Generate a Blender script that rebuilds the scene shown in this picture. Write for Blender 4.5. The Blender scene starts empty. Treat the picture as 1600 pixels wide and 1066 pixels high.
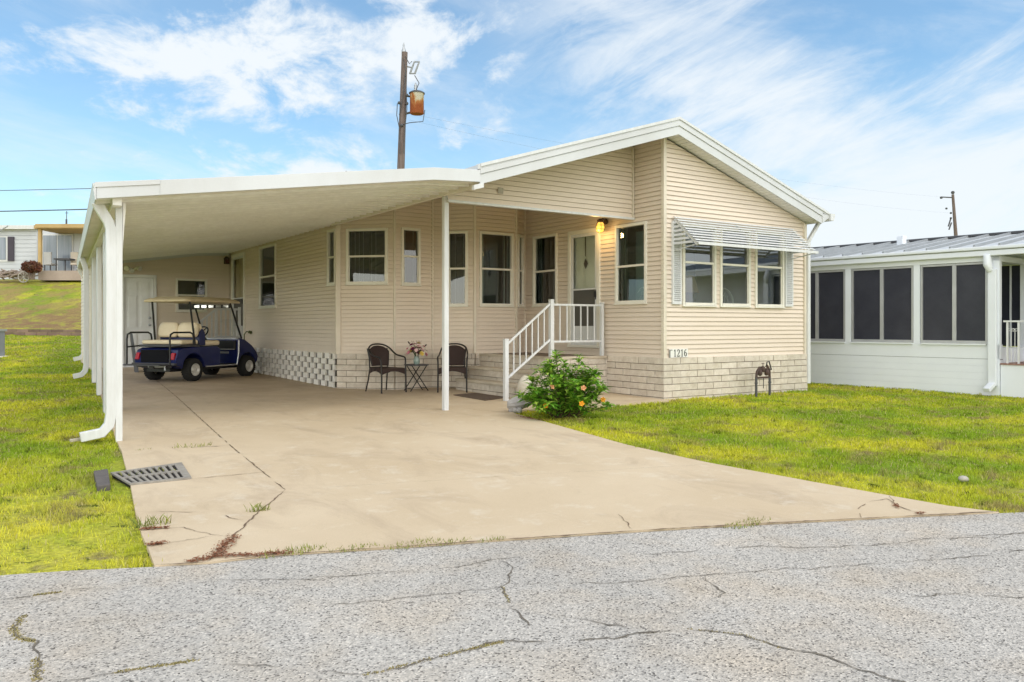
import bpy, bmesh, math, random
import numpy as np
from mathutils import Vector, Matrix, noise as mnoise
from mathutils.geometry import delaunay_2d_cdt
random.seed(7); rng = np.random.default_rng(11)
SC = bpy.context.scene; COL = SC.collection
R = math.radians

# ------------------------------------------------------------------ camera, sky, sun, exposure
cd = bpy.data.cameras.new('camera'); cam = bpy.data.objects.new('camera', cd); COL.objects.link(cam)
cam.location = (0, 0, 1.2); cam.rotation_euler = (R(90), 0, -R(34.0))
cd.sensor_width = 36; cd.lens = 1277.0/1600*36; cd.shift_y = -23.8/1600
cd.clip_start = .05; cd.clip_end = 2000
SC.camera = cam
SUN_EL, SUN_AZ = 50.0, 158.0          # azimuth clockwise from +y
world = bpy.data.worlds.new('World'); SC.world = world; world.use_nodes = True
SC.view_settings.view_transform = 'Standard'; SC.view_settings.look = 'None'
SC.view_settings.exposure = 0.4; SC.view_settings.gamma = 1.0; SC.view_settings.use_curve_mapping = False
sl = bpy.data.lights.new('sun', 'SUN'); sl.energy = .6; sl.angle = R(16); sl.color = (1, .95, .86)
sun = bpy.data.objects.new('sun', sl); COL.objects.link(sun)
sun.rotation_euler = (R(90-SUN_EL), 0, R(180-SUN_AZ)); sun.location = (20, -30, 60)

def nn(nt, typ, **kw):
    n = nt.nodes.new(typ)
    for k, v in kw.items(): setattr(n, k, v)
    return n
def setin(n, **kw):
    for k, v in kw.items(): n.inputs[k.replace('_', ' ')].default_value = v
    return n
def build_world():
    nt = world.node_tree; nt.nodes.clear(); L = nt.links.new
    out = nn(nt, 'ShaderNodeOutputWorld'); bg = nn(nt, 'ShaderNodeBackground')
    bg.inputs['Strength'].default_value = .105
    sky = nn(nt, 'ShaderNodeTexSky', sky_type='NISHITA'); sky.sun_disc = False
    sky.sun_elevation = R(SUN_EL); sky.sun_rotation = R(SUN_AZ)
    sky.air_density = 1.0; sky.dust_density = .6; sky.ozone_density = 2.5
    tc = nn(nt, 'ShaderNodeTexCoord')
    sep = nn(nt, 'ShaderNodeSeparateXYZ'); L(tc.outputs['Generated'], sep.inputs[0])
    def m(op, a, b=None, c=None):
        n = nn(nt, 'ShaderNodeMath', operation=op)
        for i, v in enumerate((a, b, c)):
            if v is None: continue
            if isinstance(v, (int, float)): n.inputs[i].default_value = v
            else: L(v, n.inputs[i])
        return n.outputs[0]
    z = m('MAXIMUM', sep.outputs[2], 0.0)
    den = m('ADD', z, .16)
    px = m('DIVIDE', sep.outputs[0], den); py = m('DIVIDE', sep.outputs[1], den)
    comb = nn(nt, 'ShaderNodeCombineXYZ'); L(px, comb.inputs[0]); L(py, comb.inputs[1])
    # sideways direction (right of the house axis) against height: cloud cover is laid out on that dome
    rx = m('ADD', m('MULTIPLY', sep.outputs[0], .829), m('MULTIPLY', sep.outputs[1], -.559))
    zz = sep.outputs[2]
    def noise(ca, cb, scale, detail, rough, dist, off):
        """fractal noise on two directions of the dome, ca/cb = (weight of sideways, weight of height)"""
        c = nn(nt, 'ShaderNodeCombineXYZ')
        for i, (p, q) in enumerate((ca, cb)): L(m('ADD', m('MULTIPLY', rx, p), m('MULTIPLY', zz, q)), c.inputs[i])
        L(m('MULTIPLY', py, .15), c.inputs[2])
        mp = nn(nt, 'ShaderNodeMapping'); mp.inputs['Location'].default_value = off; L(c.outputs[0], mp.inputs[0])
        n = nn(nt, 'ShaderNodeTexNoise'); setin(n, Scale=scale, Detail=detail, Roughness=rough, Distortion=dist)
        L(mp.outputs[0], n.inputs['Vector']); return n.outputs['Fac']
    def ramp(v, a, b):
        r = nn(nt, 'ShaderNodeMapRange', interpolation_type='SMOOTHSTEP'); L(v, r.inputs[0])
        r.inputs[1].default_value = a; r.inputs[2].default_value = b; return r.outputs[0]
    def blob(u, v, su, sv):
        q = m('ADD', m('POWER', m('ABSOLUTE', m('MULTIPLY', m('SUBTRACT', rx, u), 1/su)), 2.0), m('POWER', m('ABSOLUTE', m('MULTIPLY', m('SUBTRACT', zz, v), 1/sv)), 2.0))
        return m('POWER', 2.718, m('MULTIPLY', q, -1.0))
    bl = m('ADD', m('MULTIPLY', blob(-.31, .30, .13, .055), .24), m('MULTIPLY', blob(-.14, .325, .10, .05), .20))
    bl = m('ADD', bl, m('ADD', m('MULTIPLY', blob(-.26, .20, .10, .05), .10), m('MULTIPLY', blob(-.20, .165, .14, .02), .15)))
    right = ramp(rx, -.06, .16)
    puff = m('ADD', noise((1, .35), (-.35, 1.45), 10.5, 10, .64, .25, (3.3, 1.9, 0)), bl)
    pu = m('MULTIPLY', ramp(puff, .545, .76), m('SUBTRACT', 1.0, m('MULTIPLY', right, .8)))
    cir = noise((.93, .37), (-1.5, 3.6), 3.4, 10, .64, .45, (1.2, 4.7, 0))
    cb_ = m('SUBTRACT', cir, m('ADD', m('MULTIPLY', blob(.42, .35, .14, .06), .34), m('MULTIPLY', blob(.10, .22, .10, .045), .10)))
    ci = m('MULTIPLY', ramp(cb_, .34, .62), m('ADD', m('MULTIPLY', right, .86), .05))
    vl = m('MULTIPLY', ramp(noise((.95, -.3), (.9, 3.0), 4.0, 9, .62, .4, (7.2, .7, 0)), .40, .72), .42)
    haze = m('ADD', m('MULTIPLY', ramp(z, .30, .03), m('ADD', m('MULTIPLY', right, .62), .24)), .07)
    cl = m('SUBTRACT', 1.0, m('MULTIPLY', m('MULTIPLY', m('SUBTRACT', 1.0, pu), m('SUBTRACT', 1.0, vl)), m('MULTIPLY', m('SUBTRACT', 1.0, ci), m('SUBTRACT', 1.0, haze))))
    cl = m('MULTIPLY', cl, .97)
    tint = nn(nt, 'ShaderNodeMix', data_type='RGBA', blend_type='MULTIPLY'); tint.inputs[0].default_value = 1
    L(sky.outputs[0], tint.inputs[6]); tint.inputs[7].default_value = (1.08, 1.40, 1.40, 1)
    mix = nn(nt, 'ShaderNodeMix', data_type='RGBA'); L(cl, mix.inputs[0]); L(tint.outputs[2], mix.inputs[6])
    mix.inputs[7].default_value = (6.6, 7.0, 7.3, 1)
    # added gain brightens the unseen sky overhead and behind to lift shaded walls
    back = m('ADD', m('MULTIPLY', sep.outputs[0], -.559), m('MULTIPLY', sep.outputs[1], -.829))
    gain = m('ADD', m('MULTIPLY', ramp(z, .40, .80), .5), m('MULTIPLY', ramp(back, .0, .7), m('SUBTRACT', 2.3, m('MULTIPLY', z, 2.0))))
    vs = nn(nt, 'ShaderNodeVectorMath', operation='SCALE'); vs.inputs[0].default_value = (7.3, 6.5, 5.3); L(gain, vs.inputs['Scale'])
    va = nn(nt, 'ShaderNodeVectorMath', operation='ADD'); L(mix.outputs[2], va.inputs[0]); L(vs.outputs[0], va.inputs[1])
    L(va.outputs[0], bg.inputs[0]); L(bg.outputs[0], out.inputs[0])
build_world()

# ------------------------------------------------------------------ helpers
WORLD = {}                       # roots whose children are modelled in world coordinates
def V(*a): return Vector(a)
class MB:
    def __init__(s): s.v = []; s.f = []; s.sm = []; s.tone = []
    def add(s, vs, fs, smooth=False, tone=None):
        b = len(s.v); s.v.extend([tuple(p) for p in vs])
        t = random.random() if tone is None else tone
        for f in fs: s.f.append(tuple(i+b for i in f)); s.sm.append(smooth); s.tone.append(t)
        return s
    def hexa(s, p, tone=None):   # p: bottom 4 ccw, top 4 ccw
        return s.add(p, [(3, 2, 1, 0), (4, 5, 6, 7), (0, 1, 5, 4), (1, 2, 6, 5), (2, 3, 7, 6), (3, 0, 4, 7)], tone=tone)
    def box(s, x0, x1, y0, y1, z0, z1, tone=None):
        return s.hexa([(x0, y0, z0), (x1, y0, z0), (x1, y1, z0), (x0, y1, z0), (x0, y0, z1), (x1, y0, z1), (x1, y1, z1), (x0, y1, z1)], tone)
    def obox(s, c, t, n, hs, hn, z0, z1, tone=None):    # oriented in plan: centre c(2), tangent t, normal n
        P = []
        for z in (z0, z1):
            for a, b in ((-1, -1), (1, -1), (1, 1), (-1, 1)):
                P.append((c[0]+t[0]*hs*a+n[0]*hn*b, c[1]+t[1]*hs*a+n[1]*hn*b, z))
        return s.hexa(P, tone)
    def bar(s, a, b, w, h, up=(0, 0, 1)):
        a = Vector(a); b = Vector(b); d = (b-a).normalized(); u = Vector(up)
        r = d.cross(u); r = r.normalized() if r.length > 1e-6 else Vector((1, 0, 0)); u = r.cross(d)
        P = []
        for q in (a, b):
            for i, j in ((-1, -1), (1, -1), (1, 1), (-1, 1)): P.append(q+r*(w/2*i)+u*(h/2*j))
        return s.hexa(P)
    def tube(s, pts, rad, n=8, caps=True, closed=False, smooth=True):
        pts = [Vector(p) for p in pts]; m = len(pts)
        rads = rad if hasattr(rad, '__len__') else [rad]*m
        loops = []; pr = None
        for i, p in enumerate(pts):
            a = pts[i-1] if (i > 0 or closed) else p; b = pts[(i+1) % m] if (i < m-1 or closed) else p
            d = (b-a).normalized()
            if pr is None:
                h = Vector((0, 0, 1)) if abs(d.z) < .9 else Vector((1, 0, 0)); r = d.cross(h).normalized()
            else:
                r = pr-d*pr.dot(d); r = r.normalized() if r.length > 1e-5 else pr
            pr = r; q = d.cross(r)
            loops.append([p+(r*math.cos(2*math.pi*k/n)+q*math.sin(2*math.pi*k/n))*rads[i] for k in range(n)])
        return s.loft(loops, caps, caps, closed, smooth)
    def loft(s, loops, c0=True, c1=True, closed=False, smooth=True, tone=None):
        n = len(loops[0]); vs = [p for l in loops for p in l]; fs = []; m = len(loops)
        for i in range(m if closed else m-1):
            j = (i+1) % m
            for k in range(n): fs.append((i*n+k, i*n+(k+1) % n, j*n+(k+1) % n, j*n+k))
        t = random.random() if tone is None else tone
        s.add(vs, fs, smooth, t); 
        if not closed:
            if c0: s.add(loops[0], [tuple(range(n))[::-1]], False, t)
            if c1: s.add(loops[-1], [tuple(range(n))], False, t)
        return s
    def lathe(s, prof, c=(0, 0, 0), n=16, axis='z', c0=True, c1=True):
        loops = []
        for r, z in prof:
            l = []
            for k in range(n):
                a = 2*math.pi*k/n; u, w = r*math.cos(a), r*math.sin(a)
                p = (u, w, z) if axis == 'z' else ((w, z, u) if axis == 'y' else (z, u, w))
                l.append((c[0]+p[0], c[1]+p[1], c[2]+p[2]))
            loops.append(l)
        return s.loft(loops, c0, c1)
    def extr(s, poly, vec, tone=None):
        n = len(poly); a = [Vector(p) for p in poly]; b = [p+Vector(vec) for p in a]
        return s.add(a+b, [tuple(range(n))[::-1], tuple(range(n, 2*n))]+[(i, (i+1) % n, n+(i+1) % n, n+i) for i in range(n)], tone=tone)
    def ball(s, c, r, n=8, m=6, sx=1, sy=1, sz=1):
        loops = [[(c[0]+sx*r*math.sin(math.pi*i/m)*math.cos(2*math.pi*k/n), c[1]+sy*r*math.sin(math.pi*i/m)*math.sin(2*math.pi*k/n), c[2]-sz*r*math.cos(math.pi*i/m)) for k in range(n)] for i in range(1, m)]
        return s.loft(loops)
    def build(s, name, material, parent=None, bevel=0, seg=2, origin=None, sub=0, keep=False):
        o = origin
        if o is None and parent is not None:
            r = parent
            while r.parent: r = r.parent
            o = WORLD.get(r.name)
        o = Vector(o) if o is not None else Vector((0, 0, 0))
        me = bpy.data.meshes.new(name)
        me.from_pydata([(p[0]-o.x, p[1]-o.y, p[2]-o.z) for p in s.v], [], s.f)
        me.polygons.foreach_set('use_smooth', s.sm)
        at = me.attributes.new('tone', 'FLOAT', 'FACE'); at.data.foreach_set('value', s.tone)
        bm = bmesh.new(); bm.from_mesh(me)
        if bevel or sub: bmesh.ops.remove_doubles(bm, verts=bm.verts, dist=1e-5)
        (None if keep else bmesh.ops.recalc_face_normals(bm, faces=bm.faces)); bm.to_mesh(me); bm.free()
        me.materials.append(material)
        ob = bpy.data.objects.new(name, me); COL.objects.link(ob)
        if parent: ob.parent = parent
        elif origin is not None: ob.location = o
        if bevel:
            b = ob.modifiers.new('bevel', 'BEVEL'); b.width = bevel; b.segments = seg; b.limit_method = 'ANGLE'; b.angle_limit = R(35)
            b.harden_normals = False
        if sub:
            b = ob.modifiers.new('subsurf', 'SUBSURF'); b.levels = sub; b.render_levels = sub
        return ob
def tag(o, label=None, cat=None, group=None, kind=None):
    if label: o['label'] = label
    if cat: o['category'] = cat
    if group: o['group'] = group
    if kind: o['kind'] = kind
    return o
def thing(name, label, cat, loc=(0, 0, 0), rz=0, group=None, world=False):
    o = bpy.data.objects.new(name, None); COL.objects.link(o); o.empty_display_size = .2
    o.location = loc; o.rotation_euler = (0, 0, rz); tag(o, label, cat, group)
    if world: WORLD[o.name] = Vector(loc)
    return o
def dup(root, loc, rz, label=None):
    def cp(o, parent):
        c = o.copy(); COL.objects.link(c); c.parent = parent
        for ch in list(o.children): cp(ch, c)
        return c
    r = cp(root, None); r.location = loc; r.rotation_euler = (0, 0, rz)
    if label: r['label'] = label
    return r
def ss(a, b, x):
    t = min(1, max(0, (x-a)/(b-a))); return t*t*(3-2*t)
def gz(x, y):                     # height of the ground
    z = -.06+.0118*(max(y, -10)-10.5)+.055*ss(7, 9.6, x) if y < 40 else .29
    D = .559*x+.829*y; X = .829*x-.559*y
    m = ss(-6.5, -9, X)
    if m > 0:
        if D < 32: h = .62*ss(17, 33.5, D)
        elif D < 34: h = .62+.02*(D-32)
        else: h = 0.66
        if D > 32.2: h += .19
        if D > 32.6: h += 2.55*ss(31.5, 43.5, D)*1.0
        z += m*h
    return z

# ------------------------------------------------------------------ materials
MATS = {}
def mat(name, c1, c2=None, scale=3.0, rough=.6, metal=0, bump=0, bscale=60, tone=0, spec=.4, detail=6, fine=0, fscale=200, stretch=(1, 1, 1), coat=0):
    if name in MATS: return MATS[name]
    m = bpy.data.materials.new(name); m.use_nodes = True; nt = m.node_tree; L = nt.links.new
    b = nt.nodes['Principled BSDF']; b.inputs['Roughness'].default_value = rough; b.inputs['Metallic'].default_value = metal
    b.inputs['Specular IOR Level'].default_value = spec
    if coat: b.inputs['Coat Weight'].default_value = coat; b.inputs['Coat Roughness'].default_value = .08
    tc = nn(nt, 'ShaderNodeTexCoord'); mp = nn(nt, 'ShaderNodeMapping'); mp.inputs['Scale'].default_value = stretch
    L(tc.outputs['Object'], mp.inputs[0])
    c2 = c2 or tuple(x*.86 for x in c1)
    n = nn(nt, 'ShaderNodeTexNoise'); setin(n, Scale=scale, Detail=detail, Roughness=.6); L(mp.outputs[0], n.inputs['Vector'])
    mr = nn(nt, 'ShaderNodeMapRange'); mr.inputs[1].default_value = .32; mr.inputs[2].default_value = .68; L(n.outputs['Fac'], mr.inputs[0])
    mx = nn(nt, 'ShaderNodeMix', data_type='RGBA'); L(mr.outputs[0], mx.inputs[0])
    mx.inputs[6].default_value = (*c1, 1); mx.inputs[7].default_value = (*c2, 1)
    col = mx.outputs[2]
    if fine:
        f = nn(nt, 'ShaderNodeTexNoise'); setin(f, Scale=fscale, Detail=2, Roughness=.7); L(tc.outputs['Object'], f.inputs['Vector'])
        fr = nn(nt, 'ShaderNodeMapRange'); fr.inputs[1].default_value = .3; fr.inputs[2].default_value = .7
        fr.inputs[3].default_value = 1-fine; fr.inputs[4].default_value = 1+fine; L(f.outputs['Fac'], fr.inputs[0])
        v = nn(nt, 'ShaderNodeVectorMath', operation='SCALE'); L(col, v.inputs[0]); L(fr.outputs[0], v.inputs['Scale']); col = v.outputs[0]
    if tone:
        a = nn(nt, 'ShaderNodeAttribute', attribute_name='tone')
        fr = nn(nt, 'ShaderNodeMapRange'); fr.inputs[3].default_value = 1-tone; fr.inputs[4].default_value = 1+tone; L(a.outputs['Fac'], fr.inputs[0])
        v = nn(nt, 'ShaderNodeVectorMath', operation='SCALE'); L(col, v.inputs[0]); L(fr.outputs[0], v.inputs['Scale']); col = v.outputs[0]
    L(col, b.inputs['Base Color'])
    if bump:
        f = nn(nt, 'ShaderNodeTexNoise'); setin(f, Scale=bscale, Detail=4, Roughness=.6); L(tc.outputs['Object'], f.inputs['Vector'])
        bp = nn(nt, 'ShaderNodeBump'); bp.inputs['Strength'].default_value = bump; bp.inputs['Distance'].default_value = .01
        L(f.outputs['Fac'], bp.inputs['Height']); L(bp.outputs[0], b.inputs['Normal'])
    MATS[name] = m; return m
def emat(name, c, s):
    m = bpy.data.materials.new(name); m.use_nodes = True; b = m.node_tree.nodes['Principled BSDF']
    b.inputs['Base Color'].default_value = (*c, 1); b.inputs['Emission Color'].default_value = (*c, 1); b.inputs['Emission Strength'].default_value = s
    return m
def glass(name, tint=(.72, .82, .78), refl=1.5, wav=.06):
    m = bpy.data.materials.new(name); m.use_nodes = True; nt = m.node_tree; L = nt.links.new; nt.nodes.clear()
    out = nn(nt, 'ShaderNodeOutputMaterial'); t = nn(nt, 'ShaderNodeBsdfTransparent'); t.inputs[0].default_value = (*tint, 1)
    g = nn(nt, 'ShaderNodeBsdfGlossy'); g.inputs['Roughness'].default_value = .015; g.inputs['Color'].default_value = (.95, .97, 1, 1)
    fr = nn(nt, 'ShaderNodeFresnel'); fr.inputs[0].default_value = refl
    tc = nn(nt, 'ShaderNodeTexCoord'); n = nn(nt, 'ShaderNodeTexNoise'); setin(n, Scale=1.6, Detail=1); L(tc.outputs['Object'], n.inputs['Vector'])
    bp = nn(nt, 'ShaderNodeBump'); bp.inputs['Strength'].default_value = wav; bp.inputs['Distance'].default_value = .05
    L(n.outputs['Fac'], bp.inputs['Height']); L(bp.outputs[0], g.inputs['Normal'])
    mx = nn(nt, 'ShaderNodeMixShader'); L(fr.outputs[0], mx.inputs[0]); L(t.outputs[0], mx.inputs[1]); L(g.outputs[0], mx.inputs[2])
    L(mx.outputs[0], out.inputs[0]); return m
M_SIDE = mat('beige_vinyl_siding', (.72, .622, .525), (.69, .592, .49), scale=1.2, rough=.55, tone=.018, fine=.03, fscale=40, spec=.3, stretch=(.6, .6, 3))
M_TRIM = mat('beige_trim', (.70, .63, .52), scale=2, rough=.5)
M_WHITE = mat('white_painted_metal', (.69, .70, .715), (.60, .60, .59), scale=3.0, rough=.42, fine=.03, stretch=(6, 6, .8))
M_WHITE2 = mat('white_weathered_metal', (.62, .635, .655), (.55, .555, .56), scale=1.3, rough=.45, fine=.04, stretch=(1, 1, .3))
M_FRAME = mat('cream_window_frame', (.78, .75, .67), (.72, .69, .61), scale=5, rough=.45)
M_PAN = mat('carport_pan_metal', (.87, .85, .83), (.80, .77, .74), scale=.9, rough=.4, fine=.05, fscale=8)
M_SOFFIT = mat('vinyl_soffit', (.76, .74, .70), scale=2, rough=.5)
M_BRICK = mat('split_face_brick', (.66, .60, .52), (.55, .48, .40), scale=9, rough=.9, bump=.75, bscale=45, tone=.07, fine=.10, fscale=90, spec=.1)
M_MORTAR = mat('mortar_joint', (.20, .165, .125), scale=12, rough=.95)
M_LATTICE = mat('white_breeze_block', (.82, .79, .74), (.74, .70, .64), scale=7, rough=.85, bump=.3, bscale=60, tone=.05)
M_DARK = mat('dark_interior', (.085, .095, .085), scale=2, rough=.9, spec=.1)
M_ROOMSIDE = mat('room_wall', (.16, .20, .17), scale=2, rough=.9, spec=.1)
M_BLIND = mat('vertical_blind', (.34, .37, .34), scale=5, rough=.8)
M_GLASS = glass('window_glass', refl=1.9, wav=.03)
M_GLASS2 = glass('bright_window_glass', refl=2.7, wav=.02)
M_CLEAR = glass('clear_door_glass', tint=(.93, .96, .93), refl=1.45, wav=.02)
M_BLACK = mat('black_metal', (.018, .018, .02), scale=8, rough=.4)
M_DGREY = mat('dark_grey_metal', (.07, .07, .075), scale=8, rough=.5)
M_STEEL = mat('galvanised_metal', (.46, .48, .50), (.36, .37, .39), scale=9, rough=.4, metal=.6)
M_RUST = mat('rusty_iron', (.10, .055, .04), (.05, .04, .04), scale=25, rough=.8, bump=.2)
M_DOOR = mat('white_door_paint', (.84, .84, .86), scale=1.5, rough=.4)
M_DOORW = mat('cream_door_paint', (.88, .86, .76), scale=1.5, rough=.4)

# ------------------------------------------------------------------ ground, road, slab
def sheet(name, poly, spacing, material, dz=0, skirt=.12, jag=0):
    """ground-hugging sheet inside a plan polygon"""
    P = []
    n = len(poly)
    for i in range(n):
        a, b = Vector(poly[i]), Vector(poly[(i+1) % n]); L = (b-a).length; k = max(1, int(L/spacing))
        for j in range(k):
            q = a.lerp(b, j/k)
            if jag and L < 30:
                q = q+Vector(((mnoise.noise(Vector((q.x*3, q.y*3, 1)))+.5*mnoise.noise(Vector((q.x*11, q.y*11, 5))))*jag, (mnoise.noise(Vector((q.x*3, q.y*3, 9)))+.5*mnoise.noise(Vector((q.x*11, q.y*11, 3))))*jag))
            P.append(q)
    nb = len(P)
    xs = [p.x for p in P]; ys = [p.y for p in P]
    def inside(x, y):
        c = False; j = nb-1
        for i in range(nb):
            if (P[i].y > y) != (P[j].y > y) and x < (P[j].x-P[i].x)*(y-P[i].y)/(P[j].y-P[i].y)+P[i].x: c = not c
            j = i
        return c
    x = min(xs)+spacing*.5
    pts = list(P)
    while x < max(xs):
        y = min(ys)+spacing*.5
        while y < max(ys):
            if inside(x, y): pts.append(Vector((x, y)))
            y += spacing
        x += spacing
    r = delaunay_2d_cdt(pts, [(i, (i+1) % nb) for i in range(nb)], [], 1, 1e-4)
    vs = [(p.x, p.y, gz(p.x, p.y)+dz) for p in r[0]]; fs = [tuple(f) for f in r[2]]
    mb = MB(); mb.add(vs, fs, True, .5)
    if skirt:
        for i in range(nb):
            a, b = P[i], P[(i+1) % nb]
            za, zb = gz(a.x, a.y)+dz, gz(b.x, b.y)+dz
            mb.add([(a.x, a.y, za), (b.x, b.y, zb), (b.x, b.y, zb-skirt), (a.x, a.y, za-skirt)], [(0, 1, 2, 3)], False, .5)
    return tag(mb.build(name, material), kind='structure')

def grass_nodes(nt, L, per_blade):
    """returns a colour socket: patchy mown lawn"""
    tc = nn(nt, 'ShaderNodeTexCoord')
    def noise(scale, detail, dist=0, off=(0, 0, 0)):
        mp = nn(nt, 'ShaderNodeMapping'); mp.inputs['Location'].default_value = off; L(tc.outputs['Object'], mp.inputs[0])
        n = nn(nt, 'ShaderNodeTexNoise'); setin(n, Scale=scale, Detail=detail, Roughness=.6, Distortion=dist); L(mp.outputs[0], n.inputs['Vector']); return n.outputs['Fac']
    def ramp(v, a, b):
        r = nn(nt, 'ShaderNodeMapRange', interpolation_type='SMOOTHSTEP'); L(v, r.inputs[0]); r.inputs[1].default_value = a; r.inputs[2].default_value = b; return r.outputs[0]
    def mix(f, a, b):
        x = nn(nt, 'ShaderNodeMix', data_type='RGBA')
        if isinstance(f, float): x.inputs[0].default_value = f
        else: L(f, x.inputs[0])
        for i, c in ((6, a), (7, b)):
            if isinstance(c, tuple): x.inputs[i].default_value = (*c, 1)
            else: L(c, x.inputs[i])
        return x.outputs[2]
    c = mix(ramp(noise(.55, 5, .4), .38, .64), (.31, .44, .034), (.68, .66, .06))
    ln = nn(nt, 'ShaderNodeVectorMath', operation='DISTANCE'); L(tc.outputs['Object'], ln.inputs[0]); ln.inputs[1].default_value = (-.1, 6.4, -.1)
    pa = nn(nt, 'ShaderNodeMath', operation='MULTIPLY'); L(ramp(ln.outputs['Value'], 2.6, .5), pa.inputs[0]); L(ramp(noise(2.0, 5, .5, (2, 8, 0)), .25, .6), pa.inputs[1])
    c = mix(pa.outputs[0], c, (.76, .71, .09))
    c = mix(ramp(noise(2.3, 5, .6, (5, 2, 0)), .50, .70), c, (.40, .33, .14))
    c = mix(ramp(noise(6.5, 4, .4, (1, 7, 0)), .56, .70), c, (.13, .17, .015))
    if per_blade:
        a = nn(nt, 'ShaderNodeAttribute', attribute_name='rnd')
        c = mix(ramp(a.outputs['Fac'], .90, .97), c, (.50, .43, .20))
        v = nn(nt, 'ShaderNodeMapRange'); L(a.outputs['Fac'], v.inputs[0]); v.inputs[2].default_value = .9; v.inputs[3].default_value = .62; v.inputs[4].default_value = 1.32
        s = nn(nt, 'ShaderNodeVectorMath', operation='SCALE'); L(c, s.inputs[0]); L(v.outputs[0], s.inputs['Scale']); c = s.outputs[0]
    else:
        # straw patches on the embankment behind, as in the photograph
        sp = nn(nt, 'ShaderNodeSeparateXYZ'); L(tc.outputs['Object'], sp.inputs[0])
        far = ramp(sp.outputs[1], 24.0, 30.0)
        f = nn(nt, 'ShaderNodeMath', operation='MULTIPLY'); L(far, f.inputs[0]); L(ramp(noise(.8, 6, .8, (9, 1, 3)), .40, .62), f.inputs[1])
        c = mix(f.outputs[0], c, (.46, .35, .12))
        sz = nn(nt, 'ShaderNodeMath', operation='MULTIPLY'); L(ramp(sp.outputs[2], 1.02, 1.15), sz.inputs[0]); L(ramp(sp.outputs[2], 2.5, 1.3), sz.inputs[1])
        sz2 = nn(nt, 'ShaderNodeMath', operation='MULTIPLY'); L(sz.outputs[0], sz2.inputs[0]); L(ramp(noise(1.6, 7, .8, (4, 4, 1)), .36, .60), sz2.inputs[1])
        c = mix(sz2.outputs[0], c, (.36, .22, .11))
        n2 = noise(26, 5); v = nn(nt, 'ShaderNodeMapRange'); L(n2, v.inputs[0]); v.inputs[1].default_value = .3; v.inputs[2].default_value = .7; v.inputs[3].default_value = .40; v.inputs[4].default_value = .98
        s = nn(nt, 'ShaderNodeVectorMath', operation='SCALE'); L(c, s.inputs[0]); L(v.outputs[0], s.inputs['Scale']); c = s.outputs[0]
    return c
def lawn_mat(name, per_blade):
    m = bpy.data.materials.new(name); m.use_nodes = True; nt = m.node_tree; L = nt.links.new
    b = nt.nodes['Principled BSDF']; b.inputs['Roughness'].default_value = .7; b.inputs['Specular IOR Level'].default_value = .15
    c = grass_nodes(nt, L, per_blade); L(c, b.inputs['Base Color'])
    if per_blade:
        t = nn(nt, 'ShaderNodeBsdfTranslucent'); L(c, t.inputs[0]); mx = nn(nt, 'ShaderNodeMixShader'); mx.inputs[0].default_value = .45
        L(b.outputs[0], mx.inputs[1]); L(t.outputs[0], mx.inputs[2]); L(mx.outputs[0], nt.nodes['Material Output'].inputs[0])
    else:
        tc = nn(nt, 'ShaderNodeTexCoord'); f = nn(nt, 'ShaderNodeTexNoise'); setin(f, Scale=45, Detail=5); L(tc.outputs['Object'], f.inputs['Vector'])
        bp = nn(nt, 'ShaderNodeBump'); bp.inputs['Strength'].default_value = .8; bp.inputs['Distance'].default_value = .04
        L(f.outputs['Fac'], bp.inputs['Height']); L(bp.outputs[0], b.inputs['Normal'])
    return m
M_LAWN = lawn_mat('lawn_ground', False); M_BLADE = lawn_mat('grass_blade', True)

def ground():
    def axis(a, b, st, far):
        c = list(np.arange(a, b+1e-6, st)); lo = [a-st*1.6**k for k in range(1, 16) if st*1.6**k < far]; hi = [b+st*1.6**k for k in range(1, 16) if st*1.6**k < far]
        return lo[::-1]+c+hi
    xs = axis(-8, 20, .5, 400); ys = axis(-4, 54, .5, 400)
    vs = [(x, y, gz(x, y)-.028) for y in ys for x in xs]; n = len(xs)
    fs = [(j*n+i, j*n+i+1, (j+1)*n+i+1, (j+1)*n+i) for j in range(len(ys)-1) for i in range(n-1)]
    mb = MB(); mb.add(vs, fs, True, .5); tag(mb.build('ground', M_LAWN), kind='structure')
ground()

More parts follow.
